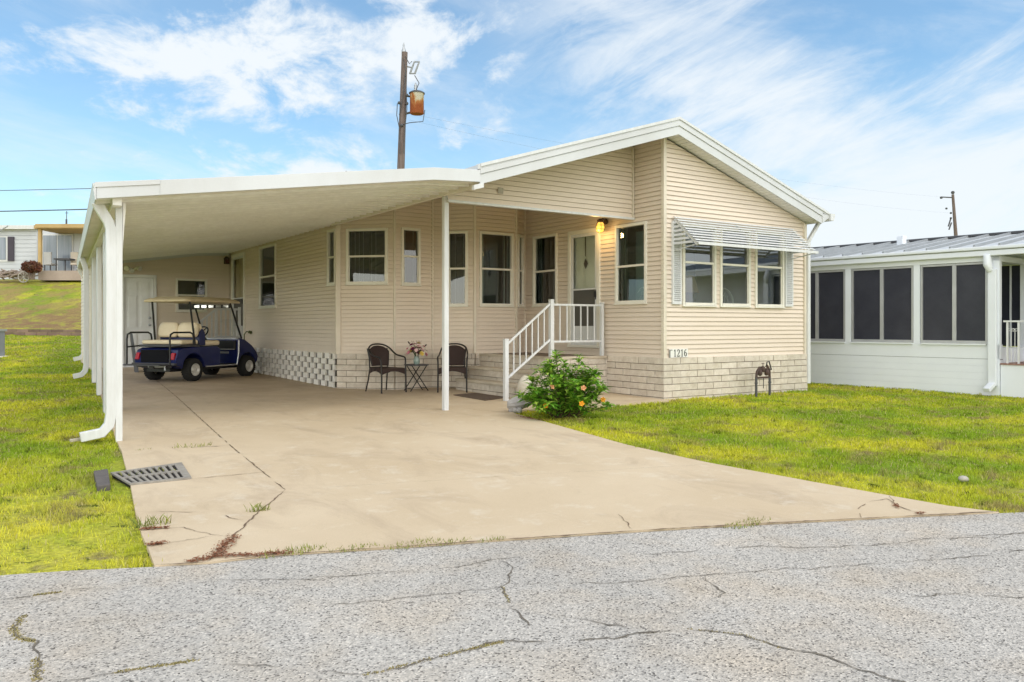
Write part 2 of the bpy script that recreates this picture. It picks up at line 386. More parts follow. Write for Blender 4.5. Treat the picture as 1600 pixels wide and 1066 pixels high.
def asphalt():
    m = bpy.data.materials.new('old_asphalt'); m.use_nodes = True; nt = m.node_tree; L = nt.links.new
    b = nt.nodes['Principled BSDF']; b.inputs['Roughness'].default_value = .9; b.inputs['Specular IOR Level'].default_value = .2
    tc = nn(nt, 'ShaderNodeTexCoord')
    v = nn(nt, 'ShaderNodeTexVoronoi'); setin(v, Scale=118.0, Randomness=1.0); L(tc.outputs['Object'], v.inputs['Vector'])
    bw = nn(nt, 'ShaderNodeSeparateColor'); L(v.outputs['Color'], bw.inputs[0])
    cr = nn(nt, 'ShaderNodeValToRGB'); L(bw.outputs[0], cr.inputs[0]); e = cr.color_ramp.elements
    e[0].position = 0; e[0].color = (.11, .10, .09, 1); e[1].position = 1; e[1].color = (.69, .645, .585, 1)
    for p, c in ((.09, (.25, .235, .22)), (.24, (.42, .394, .36)), (.70, (.505, .472, .432)), (.90, (.575, .535, .485))):
        x = e.new(p); x.color = (*c, 1)
    n = nn(nt, 'ShaderNodeTexNoise'); setin(n, Scale=.9, Detail=7, Roughness=.65); L(tc.outputs['Object'], n.inputs['Vector'])
    mr = nn(nt, 'ShaderNodeMapRange'); L(n.outputs['Fac'], mr.inputs[0]); mr.inputs[1].default_value = .3; mr.inputs[2].default_value = .7; mr.inputs[3].default_value = .90; mr.inputs[4].default_value = 1.10
    s = nn(nt, 'ShaderNodeVectorMath', operation='SCALE'); L(cr.outputs[0], s.inputs[0]); L(mr.outputs[0], s.inputs['Scale'])
    n2 = nn(nt, 'ShaderNodeTexNoise'); setin(n2, Scale=2.2, Detail=4); L(tc.outputs['Object'], n2.inputs['Vector'])
    m2 = nn(nt, 'ShaderNodeMapRange'); L(n2.outputs['Fac'], m2.inputs[0]); m2.inputs[1].default_value = .45; m2.inputs[2].default_value = .75
    mx = nn(nt, 'ShaderNodeMix', data_type='RGBA', blend_type='MULTIPLY'); L(m2.outputs[0], mx.inputs[0]); L(s.outputs[0], mx.inputs[6]); mx.inputs[7].default_value = (1.0, .93, .84, 1)
    L(mx.outputs[2], b.inputs['Base Color'])
    bp = nn(nt, 'ShaderNodeBump'); bp.inputs['Strength'].default_value = .6; bp.inputs['Distance'].default_value = .006
    L(v.outputs['Distance'], bp.inputs['Height']); L(bp.outputs[0], b.inputs['Normal']); return m
def concrete():
    m = bpy.data.materials.new('driveway_concrete'); m.use_nodes = True; nt = m.node_tree; L = nt.links.new
    b = nt.nodes['Principled BSDF']; b.inputs['Roughness'].default_value = .75; b.inputs['Specular IOR Level'].default_value = .3
    tc = nn(nt, 'ShaderNodeTexCoord')
    def noise(scale, detail, rough=.6, dist=0, st=(1, 1, 1)):
        mp = nn(nt, 'ShaderNodeMapping'); mp.inputs['Scale'].default_value = st; L(tc.outputs['Object'], mp.inputs[0])
        n = nn(nt, 'ShaderNodeTexNoise'); setin(n, Scale=scale, Detail=detail, Roughness=rough, Distortion=dist); L(mp.outputs[0], n.inputs['Vector']); return n.outputs['Fac']
    def rmp(v, a, b_, c=0, d=1):
        r = nn(nt, 'ShaderNodeMapRange'); L(v, r.inputs[0])
        for i, q in ((1, a), (2, b_), (3, c), (4, d)): r.inputs[i].default_value = q
        return r.outputs[0]
    def mix(f, a, c, mode='MIX'):
        x = nn(nt, 'ShaderNodeMix', data_type='RGBA', blend_type=mode); L(f, x.inputs[0])
        for i, q in ((6, a), (7, c)):
            if isinstance(q, tuple): x.inputs[i].default_value = (*q, 1)
            else: L(q, x.inputs[i])
        return x.outputs[2]
    c = mix(rmp(noise(.45, 6, .65, .3), .35, .65), (.635, .515, .365), (.56, .44, .295))
    c = mix(rmp(noise(1.6, 8, .7, .8, (1, .45, 1)), .50, .74), c, (.46, .355, .245))
    c = mix(rmp(noise(3.5, 6, .75), .54, .72, 0, .6), c, (.70, .63, .52))
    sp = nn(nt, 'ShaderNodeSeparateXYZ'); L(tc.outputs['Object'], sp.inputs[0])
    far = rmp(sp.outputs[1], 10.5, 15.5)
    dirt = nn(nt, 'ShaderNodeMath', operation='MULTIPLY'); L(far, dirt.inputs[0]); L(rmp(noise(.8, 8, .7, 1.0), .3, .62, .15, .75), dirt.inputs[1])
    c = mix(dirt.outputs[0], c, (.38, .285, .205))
    s = nn(nt, 'ShaderNodeVectorMath', operation='SCALE'); L(c, s.inputs[0]); L(rmp(noise(160, 3, .7), .3, .7, .90, 1.09), s.inputs['Scale'])
    L(s.outputs[0], b.inputs['Base Color'])
    bp = nn(nt, 'ShaderNodeBump'); bp.inputs['Strength'].default_value = .25; bp.inputs['Distance'].default_value = .006
    L(noise(130, 4), bp.inputs['Height']); L(bp.outputs[0], b.inputs['Normal']); return m
M_ASPH = asphalt(); M_CONC = concrete()
M_TREAD = mat('step_concrete', (.58, .51, .41), (.47, .40, .31), scale=4, rough=.85, fine=.06, fscale=120, bump=.2, bscale=80)
EDGE = [(-60, 27.0), (-12, 9.3), (-4, 6.5), (.01, 5.15), (.18, 5.14), (.47, 5.04), (.89, 4.86), (1.15, 4.74), (1.51, 4.69), (2.1, 4.48), (2.74, 4.27), (3.67, 3.95), (4.32, 3.71), (5.46, 3.25), (6.24, 2.94), (6.42, 2.85), (6.91, 2.63), (9, 1.75), (14, -.5), (60, -20)]
road_poly = EDGE+[(60, -28), (14, -9), (3, -4.5), (-12, -.5), (-60, 18)]
sheet('road', road_poly, .35, M_ASPH, dz=-.008, jag=.012)
DL = [(.89, 4.86), (.95, 5.59), (1.02, 6.25), (1.14, 7.21), (1.36, 9.12), (1.42, 9.84), (2.03, 15.89), (2.72, 22.6)]
DR = [(6.24, 2.94), (6.12, 3.25), (6.09, 3.63), (6.04, 4.37), (5.98, 5.52), (6.06, 6.72), (6.30, 7.94), (6.51, 9.02), (6.67, 9.88), (7.0, 10.12), (8.41, 9.72), (9.45, 9.58), (9.9, 9.75), (9.9, 13.9), (8.3, 14.4), (6.2, 22.6)]
drv_poly = [(1.15, 4.76), (1.51, 4.71), (2.1, 4.50), (2.74, 4.29), (3.67, 3.97), (4.32, 3.73), (5.46, 3.27)]+DR+DL[::-1]
sheet('driveway', drv_poly, .3, M_CONC, dz=.0, jag=.006)

def wander(path, step=.05, amp=.012, seed=0):
    out = []
    for i in range(len(path)-1):
        a, b = Vector(path[i]), Vector(path[i+1]); k = max(1, int((b-a).length/step))
        for j in range(k): out.append(a.lerp(b, j/k))
    out.append(Vector(path[-1]))
    return [p+Vector((mnoise.noise(Vector((p.x*9, p.y*9, seed)))*amp+mnoise.noise(Vector((p.x*40, p.y*40, seed+3)))*amp*.6, mnoise.noise(Vector((p.x*9, p.y*9, seed+7)))*amp+mnoise.noise(Vector((p.x*40, p.y*40, seed+1)))*amp*.6)) for p in out]
def strips(mb, path, w, dz, seed=0, amp=.012, gaps=0):
    P = wander(path, .03, amp, seed)
    for i in range(len(P)-1):
        a, b = P[i], P[i+1]; d = (b-a).normalized(); n = Vector((-d.y, d.x))
        wa = w*(.35+.9*abs(mnoise.noise(Vector((a.x*14, a.y*14, seed+2))))*1.6); wb = w*(.35+.9*abs(mnoise.noise(Vector((b.x*14, b.y*14, seed+2))))*1.6)
        if gaps:
            fa = max(0, min(1, (.42-gaps-mnoise.noise(Vector((a.x*4, a.y*4, seed+11))))*4)); fb = max(0, min(1, (.42-gaps-mnoise.noise(Vector((b.x*4, b.y*4, seed+11))))*4)); wa *= fa; wb *= fb
            if wa+wb < 1e-4: continue
        ta = min(1, .15+i/6, .15+(len(P)-1-i)/6); wa *= ta; wb *= ta
        q = [a-n*wa, b-n*wb, b+n*wb, a+n*wa]
        mb.add([(p.x, p.y, gz(p.x, p.y)+dz) for p in q], [(0, 1, 2, 3)], False, random.random())
M_CRACK = mat('crack_dirt', (.11, .095, .08), (.20, .17, .13), scale=30, rough=.95)
M_JOINT = mat('joint_dirt', (.21, .145, .095), (.13, .085, .055), scale=14, rough=.95)
ROADCR = [[(.02, 4.70), (.16, 4.68), (.31, 4.68), (.62, 4.64)], [(.45, 4.60), (.32, 4.52), (.24, 4.39), (.19, 4.24), (.21, 4.09), (.26, 4.02), (.25, 3.79), (.24, 3.59), (.20, 3.4)], [(.2, 3.50), (.29, 3.52), (.5, 3.5), (.75, 3.45), (1.05, 3.2), (1.3, 2.95)], [(.45, 4.16), (.59, 4.11), (.7, 4.09)], [(1.5, 4.2), (1.91, 4.07), (2.24, 3.95), (2.55, 3.95), (2.7, 3.92)],
          [(2.57, 3.97), (2.57, 3.8), (2.44, 3.64), (2.32, 3.53), (2.22, 3.31), (2.21, 3.27), (2.12, 2.95), (2.12, 2.84)], [(1.4, 3.8), (1.72, 3.68), (2.04, 3.6), (2.31, 3.5)],
          [(1.3, 2.95), (1.52, 2.94), (1.79, 2.94), (1.93, 2.93), (2.1, 2.82), (2.36, 2.7), (2.49, 2.68), (2.7, 2.61), (2.86, 2.42), (2.88, 2.23), (2.95, 2.12), (2.95, 1.92), (3.01, 1.74), (3.1, 1.4)],
          [(2.4, 3.52), (2.55, 3.42), (2.91, 3.23), (3.2, 3.15), (3.71, 2.96), (4.18, 2.76), (4.86, 2.5), (5.35, 2.37), (6.5, 2.0)], [(3.3, 3.55), (3.72, 3.44), (4.07, 3.3), (4.24, 3.14), (4.83, 2.88), (5.18, 2.83), (5.78, 2.56), (7, 2.1)], [(2.2, 3.2), (2.31, 3.05), (2.46, 2.81), (2.49, 2.68)], [(3.6, 2.42), (3.93, 2.31), (4.17, 2.21), (4.43, 1.97), (4.9, 1.8)], [(3.05, 2.82), (3.21, 2.84), (3.32, 3.07)], [(1.09, 4.45), (1.29, 4.32), (1.64, 4.12)], [(5.0, 2.9), (5.5, 2.62), (6.2, 2.5)]]
mb = MB()
for i, p in enumerate(ROADCR): strips(mb, p, (.0042 if i not in (5, 7, 1) else .006), -.004, seed=i, amp=.03, gaps=.12)
tag(mb.build('road_cracks', M_CRACK), kind='structure')
mb = MB()
for i, p in enumerate([[(3.09, 15.14), (2.38, 8.89), (2.14, 6.4)], [(3.09, 15.14), (3.8, 22.0)]]): strips(mb, p, .0075, .004, seed=30+i, amp=.008, gaps=.05)
strips(mb, [(2.14, 6.4), (1.75, 5.79), (1.15, 4.77)], .008, .004, seed=33, amp=.015)
strips(mb, [(1.93, 9.02), (2.38, 8.89)], .010, .004, 34); strips(mb, [(1.62, 7.25), (2.24, 7.23)], .0055, .004, 35, .006)
strips(mb, [(2.14, 6.4), (4.59, 5.77), (5.9, 5.4)], .0022, .004, 36, .004, .1); strips(mb, [(6.35, 10.6), (6.62, 9.85)], .006, .004, 37)
strips(mb, [(3.0, 13.0), (6.0, 12.0), (7.6, 11.2)], .003, .004, 38, .004, .1)
for i, p in enumerate([[(1.03, 6.24), (1.32, 6.06), (1.46, 5.93), (1.58, 5.59)], [(.97, 5.71), (1.2, 5.62), (1.31, 5.34), (1.36, 5.28)], [(.91, 5.3), (1.0, 5.28), (1.22, 5.29), (1.38, 5.31)], [(5.18, 3.35), (5.46, 3.55), (5.77, 3.65), (5.94, 3.62), (5.8, 3.46), (5.67, 3.19)], [(3.86, 4.38), (3.64, 4.0)], [(6.08, 3.7), (5.8, 3.46)]]):
    strips(mb, p, .0045, .004, 40+i, .02, .08)
for a, b in zip(EDGE[6:14], EDGE[7:15]): strips(mb, [a, b], .012, .005, 60, .01)
tag(mb.build('driveway_joints', M_JOINT), kind='structure')

# ------------------------------------------------------------------ generic building pieces
def clip(poly, a, b, c):           # keep a*s+b*z<=c
    out = []
    for i in range(len(poly)):
        p, q = poly[i], poly[(i+1) % len(poly)]; dp = a*p[0]+b*p[1]-c; dq = a*q[0]+b*q[1]-c
        if dp <= 0: out.append(p)
        if (dp < 0 < dq) or (dq < 0 < dp):
            t = dp/(dp-dq); out.append((p[0]+(q[0]-p[0])*t, p[1]+(q[1]-p[1])*t))
    return out
class Wall:
    def __init__(s, P0, P1):
        s.P = Vector(P0); d = Vector(P1)-s.P; s.L = d.length; s.t = d/s.L; s.n = Vector((s.t.y, -s.t.x)); s.open = []
    def pt(s, a, o, z): return (s.P.x+s.t.x*a+s.n.x*o, s.P.y+s.t.y*a+s.n.y*o, z)
    def siding(s, name, parent, zb, tops, material, expo=.078, lip=.020):
        """tops: list of ((s0,z0),(s1,z1)) upper boundary lines"""
        mb = MB(); zmax = max(max(a[1], b[1]) for a, b in tops); k = 0
        hp = []
        for (s0, z0), (s1, z1) in tops:
            m = (z1-z0)/(s1-s0); hp.append((-m, 1, z0-m*s0))
        while zb+k*expo < zmax:
            z0, z1 = zb+k*expo, zb+(k+1)*expo; k += 1
            br = sorted({z0, z1}|{z for o in s.open for z in o[2:] if z0 < z < z1})
            for za, zc in zip(br, br[1:]):
                iv = [(0, s.L)]
                for (a, b, c, d) in s.open:
                    if c < (za+zc)/2 < d:
                        iv = [r for (p, q) in iv for r in ((p, min(q, a)), (max(p, b), q)) if r[1]-r[0] > 1e-4]
                for p, q in iv:
                    top_ = zc-.0045 if abs(zc-z1) < 1e-6 else zc
                    poly = [(p, za), (q, za), (q, top_), (p, top_)]
                    for h in hp: poly = clip(poly, *h) if poly else poly
                    if len(poly) < 3: continue
                    f = lambda z: lip*(1-(z-z0)/expo)-.006
                    t = random.random()
                    mb.add([s.pt(u, f(w), w) for u, w in poly], [tuple(range(len(poly)))], False, t)
                    if abs(za-z0) < 1e-6:
                        u0 = min(u for u, w in poly if abs(w-za) < 1e-5) if any(abs(w-za) < 1e-5 for u, w in poly) else None
                        if u0 is not None:
                            u1 = max(u for u, w in poly if abs(w-za) < 1e-5)
                            mb.add([s.pt(u0, -.012, za), s.pt(u1, -.012, za), s.pt(u1, lip-.006, za), s.pt(u0, lip-.006, za)], [(0, 1, 2, 3)], False, t)
        br = sorted({zb, zmax}|{z for o in s.open for z in o[2:] if zb < z < zmax})
        for za, zc in zip(br, br[1:]):
            iv = [(0, s.L)]
            for (a, b, c, d) in s.open:
                if c < (za+zc)/2 < d: iv = [r for (p, q) in iv for r in ((p, min(q, a)), (max(p, b), q)) if r[1]-r[0] > 1e-4]
            for p, q in iv:
                poly = [(p, za), (q, za), (q, zc), (p, zc)]
                for h in hp: poly = clip(poly, *h) if poly else poly
                if len(poly) > 2: mb.add([s.pt(u, -.026, w) for u, w in poly], [tuple(range(len(poly)))], False, .5)
        return mb.build(name, material, parent)
    def panel(s, mb, a, b, z0, z1, o0, o1):
        return mb.hexa([s.pt(a, o1, z0), s.pt(b, o1, z0), s.pt(b, o0, z0), s.pt(a, o0, z0), s.pt(a, o1, z1), s.pt(b, o1, z1), s.pt(b, o0, z1), s.pt(a, o0, z1)])
    def window(s, parent, a, b, z0, z1, split=.5, fw=.05, glassm=None, blinds='sides', room=.7, frame=None, roomm=None, label=None):
        s.open.append((a+.01, b-.01, z0+.01, z1-.01))
        mb = MB(); fm = frame or M_FRAME
        for q in ((a, a+fw, z0, z1), (b-fw, b, z0, z1), (a+fw, b-fw, z1-fw, z1), (a+fw, b-fw, z0, z0+fw)): s.panel(mb, *q, -.05, .034)
        s.panel(mb, a-.012, b+.012, z0-.02, z0-.0005, -.01, .05)
        zm = z0+(z1-z0)*split
        w = mb.build('window', fm, parent, bevel=.004)
        if label: w['label'] = label
        if split:
            mb = MB(); s.panel(mb, a+fw, b-fw, zm-.018, zm+.018, -.03, .022)
            for q in ((a+fw, a+fw+.018), (b-fw-.018, b-fw)): s.panel(mb, *q, z0+fw, zm-.018, -.02, .012)
            mb.build('sash_rail', fm, w)
            zs = [(z0+fw, zm-.018, .0), (zm+.018, z1-fw, -.02)]
        else: zs = [(z0+fw, z1-fw, -.01)]
        for c, d, o in zs:
            mb = MB(); mb.add([s.pt(a+fw, o, c), s.pt(b-fw, o, c), s.pt(b-fw, o, d), s.pt(a+fw, o, d)], [(0, 1, 2, 3)]); mb.build('pane', glassm or M_GLASS, w, keep=True)
        if room:
            mb = MB(); A, B, c, d = a+fw*.6, b-fw*.6, z0+fw*.6, z1-fw*.6
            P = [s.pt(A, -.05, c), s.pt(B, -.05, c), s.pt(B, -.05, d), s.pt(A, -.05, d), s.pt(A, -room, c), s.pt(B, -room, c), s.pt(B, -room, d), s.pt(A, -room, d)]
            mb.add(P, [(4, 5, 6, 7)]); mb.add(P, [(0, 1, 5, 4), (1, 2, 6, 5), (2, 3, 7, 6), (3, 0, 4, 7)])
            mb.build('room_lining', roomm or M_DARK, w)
            if blinds:
                mb = MB(); W = B-A
                for i in range(int(W/.085)+1):
                    u = A+.02+i*.085; fr = (u-A)/W
                    if blinds == 'sides' and .22 < fr < .78: continue
                    if blinds == 'left' and fr > .25: continue
                    if blinds == 'thin':
                        if random.random() < .35: continue
                        s.panel(mb, u, u+.007, c, d, -.10, -.095)
                    else: s.panel(mb, u, u+.022, c, d, -.14, -.09)
                if mb.f: mb.build('blind', M_BLIND, w)
        return w
    def bricks(s, name, parent, zb, zt, material, course=.1105, L=.40, out=.052, s0=0, s1=None, mort=True):
        s1 = s.L if s1 is None else s1
        mb = MB(); nrow = int(math.ceil((zt-zb)/course))
        for r in range(nrow):
            z1 = zt-r*course; z0 = z1-course+.011
            u = s0-(L*.5 if r % 2 else 0)
            while u < s1:
                a, b = max(s0, u), min(s1, u+L-.011)
                if b-a > .03:
                    o = out+random.uniform(-.006, .006); t = random.random()
                    # four outer points pushed about so that the split face is uneven
                    j = lambda: random.uniform(-.005, .005)
                    m = (a+b)/2
                    F = [s.pt(a, o+j()-.004, z0), s.pt(m, o+j(), z0), s.pt(b, o+j()-.004, z0), s.pt(b, o+j()-.004, z1), s.pt(m, o+j(), z1), s.pt(a, o+j()-.004, z1)]
                    K = [s.pt(a, 0, z0), s.pt(m, 0, z0), s.pt(b, 0, z0), s.pt(b, 0, z1), s.pt(m, 0, z1), s.pt(a, 0, z1)]
                    mb.add(F+K, [(0, 1, 4, 5), (1, 2, 3, 4)]+[(i, (i+1) % 6, 6+(i+1) % 6, 6+i) for i in range(6)], False, t)
                u += L
        ob = mb.build(name, material, parent)
        if mort:
            mb = MB(); s.panel(mb, s0+.004, s1-.004, zb, zt-.006, 0.0, out-.017); mb.build('mortar', M_MORTAR, ob)
        return ob
def curve2(p, q, n=8):
    return [p.lerp(q, i/n) for i in range(n+1)]
def arc(c, r, a0, a1, n=10):
    return [(c[0]+r*math.cos(R(a0+(a1-a0)*i/n)), c[1]+r*math.sin(R(a0+(a1-a0)*i/n))) for i in range(n+1)]

# ------------------------------------------------------------------ the mobile home
ZB = .655
XR, YG, XE = 9.68, 9.84, 13.38              # porch wall, gable wall, right wall
HOUSE = thing('mobile_home', 'beige sided mobile home with white roof edge, brick skirt and recessed front porch', 'house', (9.7, 16, 0), world=True)
def roofz(x): return 4.335-.3105*(9.71-x) if x < 9.71 else 4.335-.315*(x-9.71)     # underside of the roof edge
wG = Wall((XR, YG), (XE, YG))               # gable front
for a, b in ((10.098, 10.913), (11.02, 11.815), (11.945, 12.752)):
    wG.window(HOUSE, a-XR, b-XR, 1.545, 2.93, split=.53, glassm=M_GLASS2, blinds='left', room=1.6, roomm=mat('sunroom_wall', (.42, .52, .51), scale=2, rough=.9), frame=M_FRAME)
wG.siding('gable_wall', HOUSE, ZB, [((0, roofz(XR)), (XE-XR, roofz(XE)))], M_SIDE)
wP = Wall((XR, 14.4), (XR, YG))             # porch wall, faces the carport
yp = lambda y: 14.4-y
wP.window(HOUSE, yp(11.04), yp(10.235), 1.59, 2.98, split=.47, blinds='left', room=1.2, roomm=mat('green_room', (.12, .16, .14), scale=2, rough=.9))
wP.window(HOUSE, yp(13.56), yp(12.75), 1.60, 3.01, split=.49, blinds='left', roomm=MATS['green_room'])
wP.open.append((yp(12.38), yp(11.46), .8, 3.0))
wP.siding('porch_wall', HOUSE, ZB, [((0, roofz(XR)), (4.56, roofz(XR)+.0001))], M_SIDE)
wL = Wall((6.05, 24.8), (6.05, 15.0))       # long wall under the carport
yl = lambda y: 24.8-y
wL.window(HOUSE, yl(15.50), yl(15.07), 2.0, 3.09, split=.5, blinds=None)
wL.window(HOUSE, yl(19.95), yl(18.70), 1.63, 3.11, split=.5, blinds=None)
wL.open.append((yl(22.38), yl(21.2), .75, 3.09))
wL.siding('long_wall', HOUSE, ZB, [((0, 3.27), (9.8, 3.271))], M_SIDE)
B1, B2, B3, B4, B5 = (6.05, 15.0), (6.865, 14.185), (7.68, 14.185), (8.30, 13.6), (9.27, 13.6)
B6 = (9.68, 13.87)
wC = Wall(B1, B2); q = 1.414
wC.window(HOUSE, .178, 1.022, 2.0, 3.07, split=.5, blinds='thin')
wC.siding('chamfer_wall', HOUSE, ZB, [((0, roofz(6.05)-.0), (wC.L, roofz(6.865)))], M_SIDE)
wF = Wall(B2, B3)
wF.window(HOUSE, 7.0-6.865, 7.41-6.865, 1.985, 3.09, split=.5, blinds='thin')
wF.siding('front_wall', HOUSE, ZB, [((0, roofz(6.865)), (wF.L, roofz(7.68)))], M_SIDE)
wB = Wall(B3, B4)
wB.window(HOUSE, .30, .72, 1.585, 3.05, split=.5, blinds='thin')
wB.siding('bay_side_wall', HOUSE, ZB, [((0, roofz(7.68)), (wB.L, roofz(8.3)))], M_SIDE)
wD = Wall(B4, B5)
wD.window(HOUSE, .095, .895, 1.59, 3.05, split=.5, blinds='sides')
wD.siding('bay_front_wall', HOUSE, ZB, [((0, roofz(8.3)), (wD.L, roofz(9.27)))], M_SIDE)
wE = Wall(B5, B6)
wE.window(HOUSE, .07, .37, 1.59, 3.05, split=.5, blinds=None)
wE.siding('bay_side_wall', HOUSE, ZB, [((0, roofz(9.27)), (wE.L, roofz(9.68)))], M_SIDE)
wR = Wall((XE, YG), (XE, 28)); wR.siding('right_wall', HOUSE, ZB, [((0, 3.34), (18, 3.341))], M_SIDE)
mb = MB(); mb.box(6.07, XE, 27.95, 28, 0, 3.1); mb.add([(6.07, 28, 3.1), (XE, 28, 3.1), (9.71, 28, 4.3)], [(0, 1, 2)]); mb.build('back_wall', M_SIDE, HOUSE)
# trims on the corners
def trim(p, hs, z0, z1, ang=0, m=None):
    mb = MB(); t = (math.cos(ang), math.sin(ang)); mb.obox(p, t, (-t[1], t[0]), hs, hs, z0, z1); return mb.build('corner_trim', m or M_TRIM, HOUSE, bevel=.004)
trim((XR-.005, YG-.005), .034, ZB, roofz(XR)); trim((XE+.003, YG-.003), .034, ZB, 3.15)
trim((B1[0]+.002, B1[1]-.008), .046, ZB, 3.2, R(-22)); trim((B2[0], B2[1]-.003), .02, ZB, roofz(6.865)-.01)
trim((B4[0], B4[1]-.006), .024, ZB, roofz(8.3)-.01, R(-20)); trim((B5[0], B5[1]-.004), .02, ZB, roofz(9.27)-.01); trim((B6[0]-.02, B6[1]), .03, ZB, 4.2)
trim((B3[0], B3[1]-.004), .018, ZB, roofz(7.68)-.01)
# brick skirts
ZK = .662
wG.bricks('brick_skirt', HOUSE, -.12, ZK, M_BRICK, s0=-.05, s1=wG.L+.03)
wP.bricks('brick_skirt', HOUSE, -.12, ZK, M_BRICK, s0=2.0, s1=wP.L-.003)
for w in (wC, wF, wB, wD): w.bricks('brick_skirt', HOUSE, -.12, ZK, M_BRICK)
wR.bricks('brick_skirt', HOUSE, -.12, ZK, M_BRICK)
# open block skirt of the long wall: courses of blocks with square holes between them
mb = MB(); c = .1105
for r in range(7):
    z1 = ZK-r*c; z0 = z1-c+.004; u = -.2+(.205 if r % 2 else 0)
    while u < 9.8:
        a, b = max(0, u), min(9.8-.05, u+.245)
        if b > a: wL.panel(mb, a, b, z0, z1, 0, .05)
        u += .41
sk = mb.build('open_block_skirt', M_LATTICE, HOUSE, bevel=.004)
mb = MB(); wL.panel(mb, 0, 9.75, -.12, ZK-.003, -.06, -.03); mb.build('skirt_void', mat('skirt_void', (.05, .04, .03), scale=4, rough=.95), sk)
# porch header wall
wH = Wall((5.98, 10.57), (XR, 10.57)); wH.siding('header_wall', HOUSE, 3.07, [((0, roofz(5.98)+.02), (wH.L, roofz(XR)+.02))], M_SIDE)
mb = MB(); wH.panel(mb, 0, wH.L-.004, 3.035, 3.069, -.05, .028); wH.panel(mb, 0, wH.L, 3.07, 3.2, -.06, -.02); mb.build('header_trim', M_WHITE, HOUSE)
mb = MB(); wH.panel(mb, wH.L-.05, wH.L-.02, 3.07, 4.27, .0, .03); mb.build('corner_trim', M_TRIM, HOUSE)
mb = MB(); mb.box(6.85, 6.95, 10.54, 10.548, 3.24, 3.33); mb.build('vent_cover', mat('vent_plate', (.42, .38, .31), scale=4), HOUSE, bevel=.006)
# roof
YF = 9.53
rf = MB()
for x0, x1 in ((5.86, 9.71), (9.71, 13.69)):
    rf.hexa([(x0, YF-.012, roofz(x0)+.20), (x1, YF-.012, roofz(x1)+.20), (x1, 28.3, roofz(x1)+.20), (x0, 28.3, roofz(x0)+.20),
             (x0, YF-.012, roofz(x0)+.262), (x1, YF-.012, roofz(x1)+.262), (x1, 28.3, roofz(x1)+.262), (x0, 28.3, roofz(x0)+.262)])
roof = rf.build('roof', M_WHITE2, HOUSE)
mb = MB()                                   # standing edge and ridge cap
for x0, x1 in ((5.9, 9.71), (9.71, 13.69)):
    mb.hexa([(x0, YF-.03, roofz(x0)+.228), (x1, YF-.03, roofz(x1)+.228), (x1, YF+.10, roofz(x1)+.263), (x0, YF+.10, roofz(x0)+.263), (x0, YF-.03, roofz(x0)+.272), (x1, YF-.03, roofz(x1)+.272), (x1, YF+.10, roofz(x1)+.275), (x0, YF+.10, roofz(x0)+.275)])
mb.build('drip_edge', M_WHITE, roof)
mb = MB()
for x0, x1 in ((5.9, 9.71), (9.71, 13.50)):
    for za, zb_, yo in ((-.012, .125, .0), (.128, .199, -.016)):
        mb.hexa([(x0, YF+yo, roofz(x0)+za), (x1, YF+yo, roofz(x1)+za), (x1, YF+.03, roofz(x1)+za), (x0, YF+.03, roofz(x0)+za), (x0, YF+yo, roofz(x0)+zb_), (x1, YF+yo, roofz(x1)+zb_), (x1, YF+.03, roofz(x1)+zb_), (x0, YF+.03, roofz(x0)+zb_)])
for yb in (YF, ):                             # right eave face
    mb.hexa([(13.50, YF-.016, 3.145), (13.69, YF-.016, 3.25), (13.69, 28.2, 3.25), (13.50, 28.2, 3.145), (13.50, YF-.016, 3.32), (13.69, YF-.016, 3.29), (13.69, 28.2, 3.29), (13.50, 28.2, 3.32)])
mb.build('fascia', M_WHITE2, roof, bevel=.003)
mb = MB()                                    # soffits: narrow boards with grooves, right of the ridge and over the porch
def soffit(x0, x1, y0, y1, step):
    k = int((x1-x0)/step)
    for i in range(k):
        a, b = x0+(x1-x0)*i/k, x0+(x1-x0)*(i+1)/k-.012
        mb.hexa([(a, y0, roofz(a)+.012), (b, y0, roofz(b)+.012), (b, y1, roofz(b)+.012), (a, y1, roofz(a)+.012), (a, y0, roofz(a)+.03), (b, y0, roofz(b)+.03), (b, y1, roofz(b)+.03), (a, y1, roofz(a)+.03)])
    mb.hexa([(x0, y0, roofz(x0)+.03), (x1, y0, roofz(x1)+.03), (x1, y1, roofz(x1)+.03), (x0, y1, roofz(x0)+.03), (x0, y0, roofz(x0)+.05), (x1, y0, roofz(x1)+.05), (x1, y1, roofz(x1)+.05), (x0, y1, roofz(x0)+.05)])
soffit(9.72, 13.5, YF+.03, YG+.02, .10); soffit(5.95, 9.70, YF+.03, 10.6, .10)
mb.build('soffit', M_SOFFIT, roof)
mb = MB()                                    # sloped porch ceiling
mb.hexa([(5.95, 10.6, roofz(5.95)+.02), (XR, 10.6, roofz(XR)+.02), (XR, 15.2, roofz(XR)+.02), (5.95, 15.2, roofz(5.95)+.02), (5.95, 10.6, roofz(5.95)+.05), (XR, 10.6, roofz(XR)+.05), (XR, 15.2, roofz(XR)+.05), (5.95, 15.2, roofz(5.95)+.05)])
mb.build('porch_ceiling', mat('porch_ceiling_paint', (.80, .74, .64), scale=1), roof)
mb = MB(); mb.box(5.91, 5.975, YF+.05, 14.97, 3.125, 3.30); mb.build('eave_beam', mat('beam_paint', (.74, .69, .60), scale=1), HOUSE, bevel=.004)
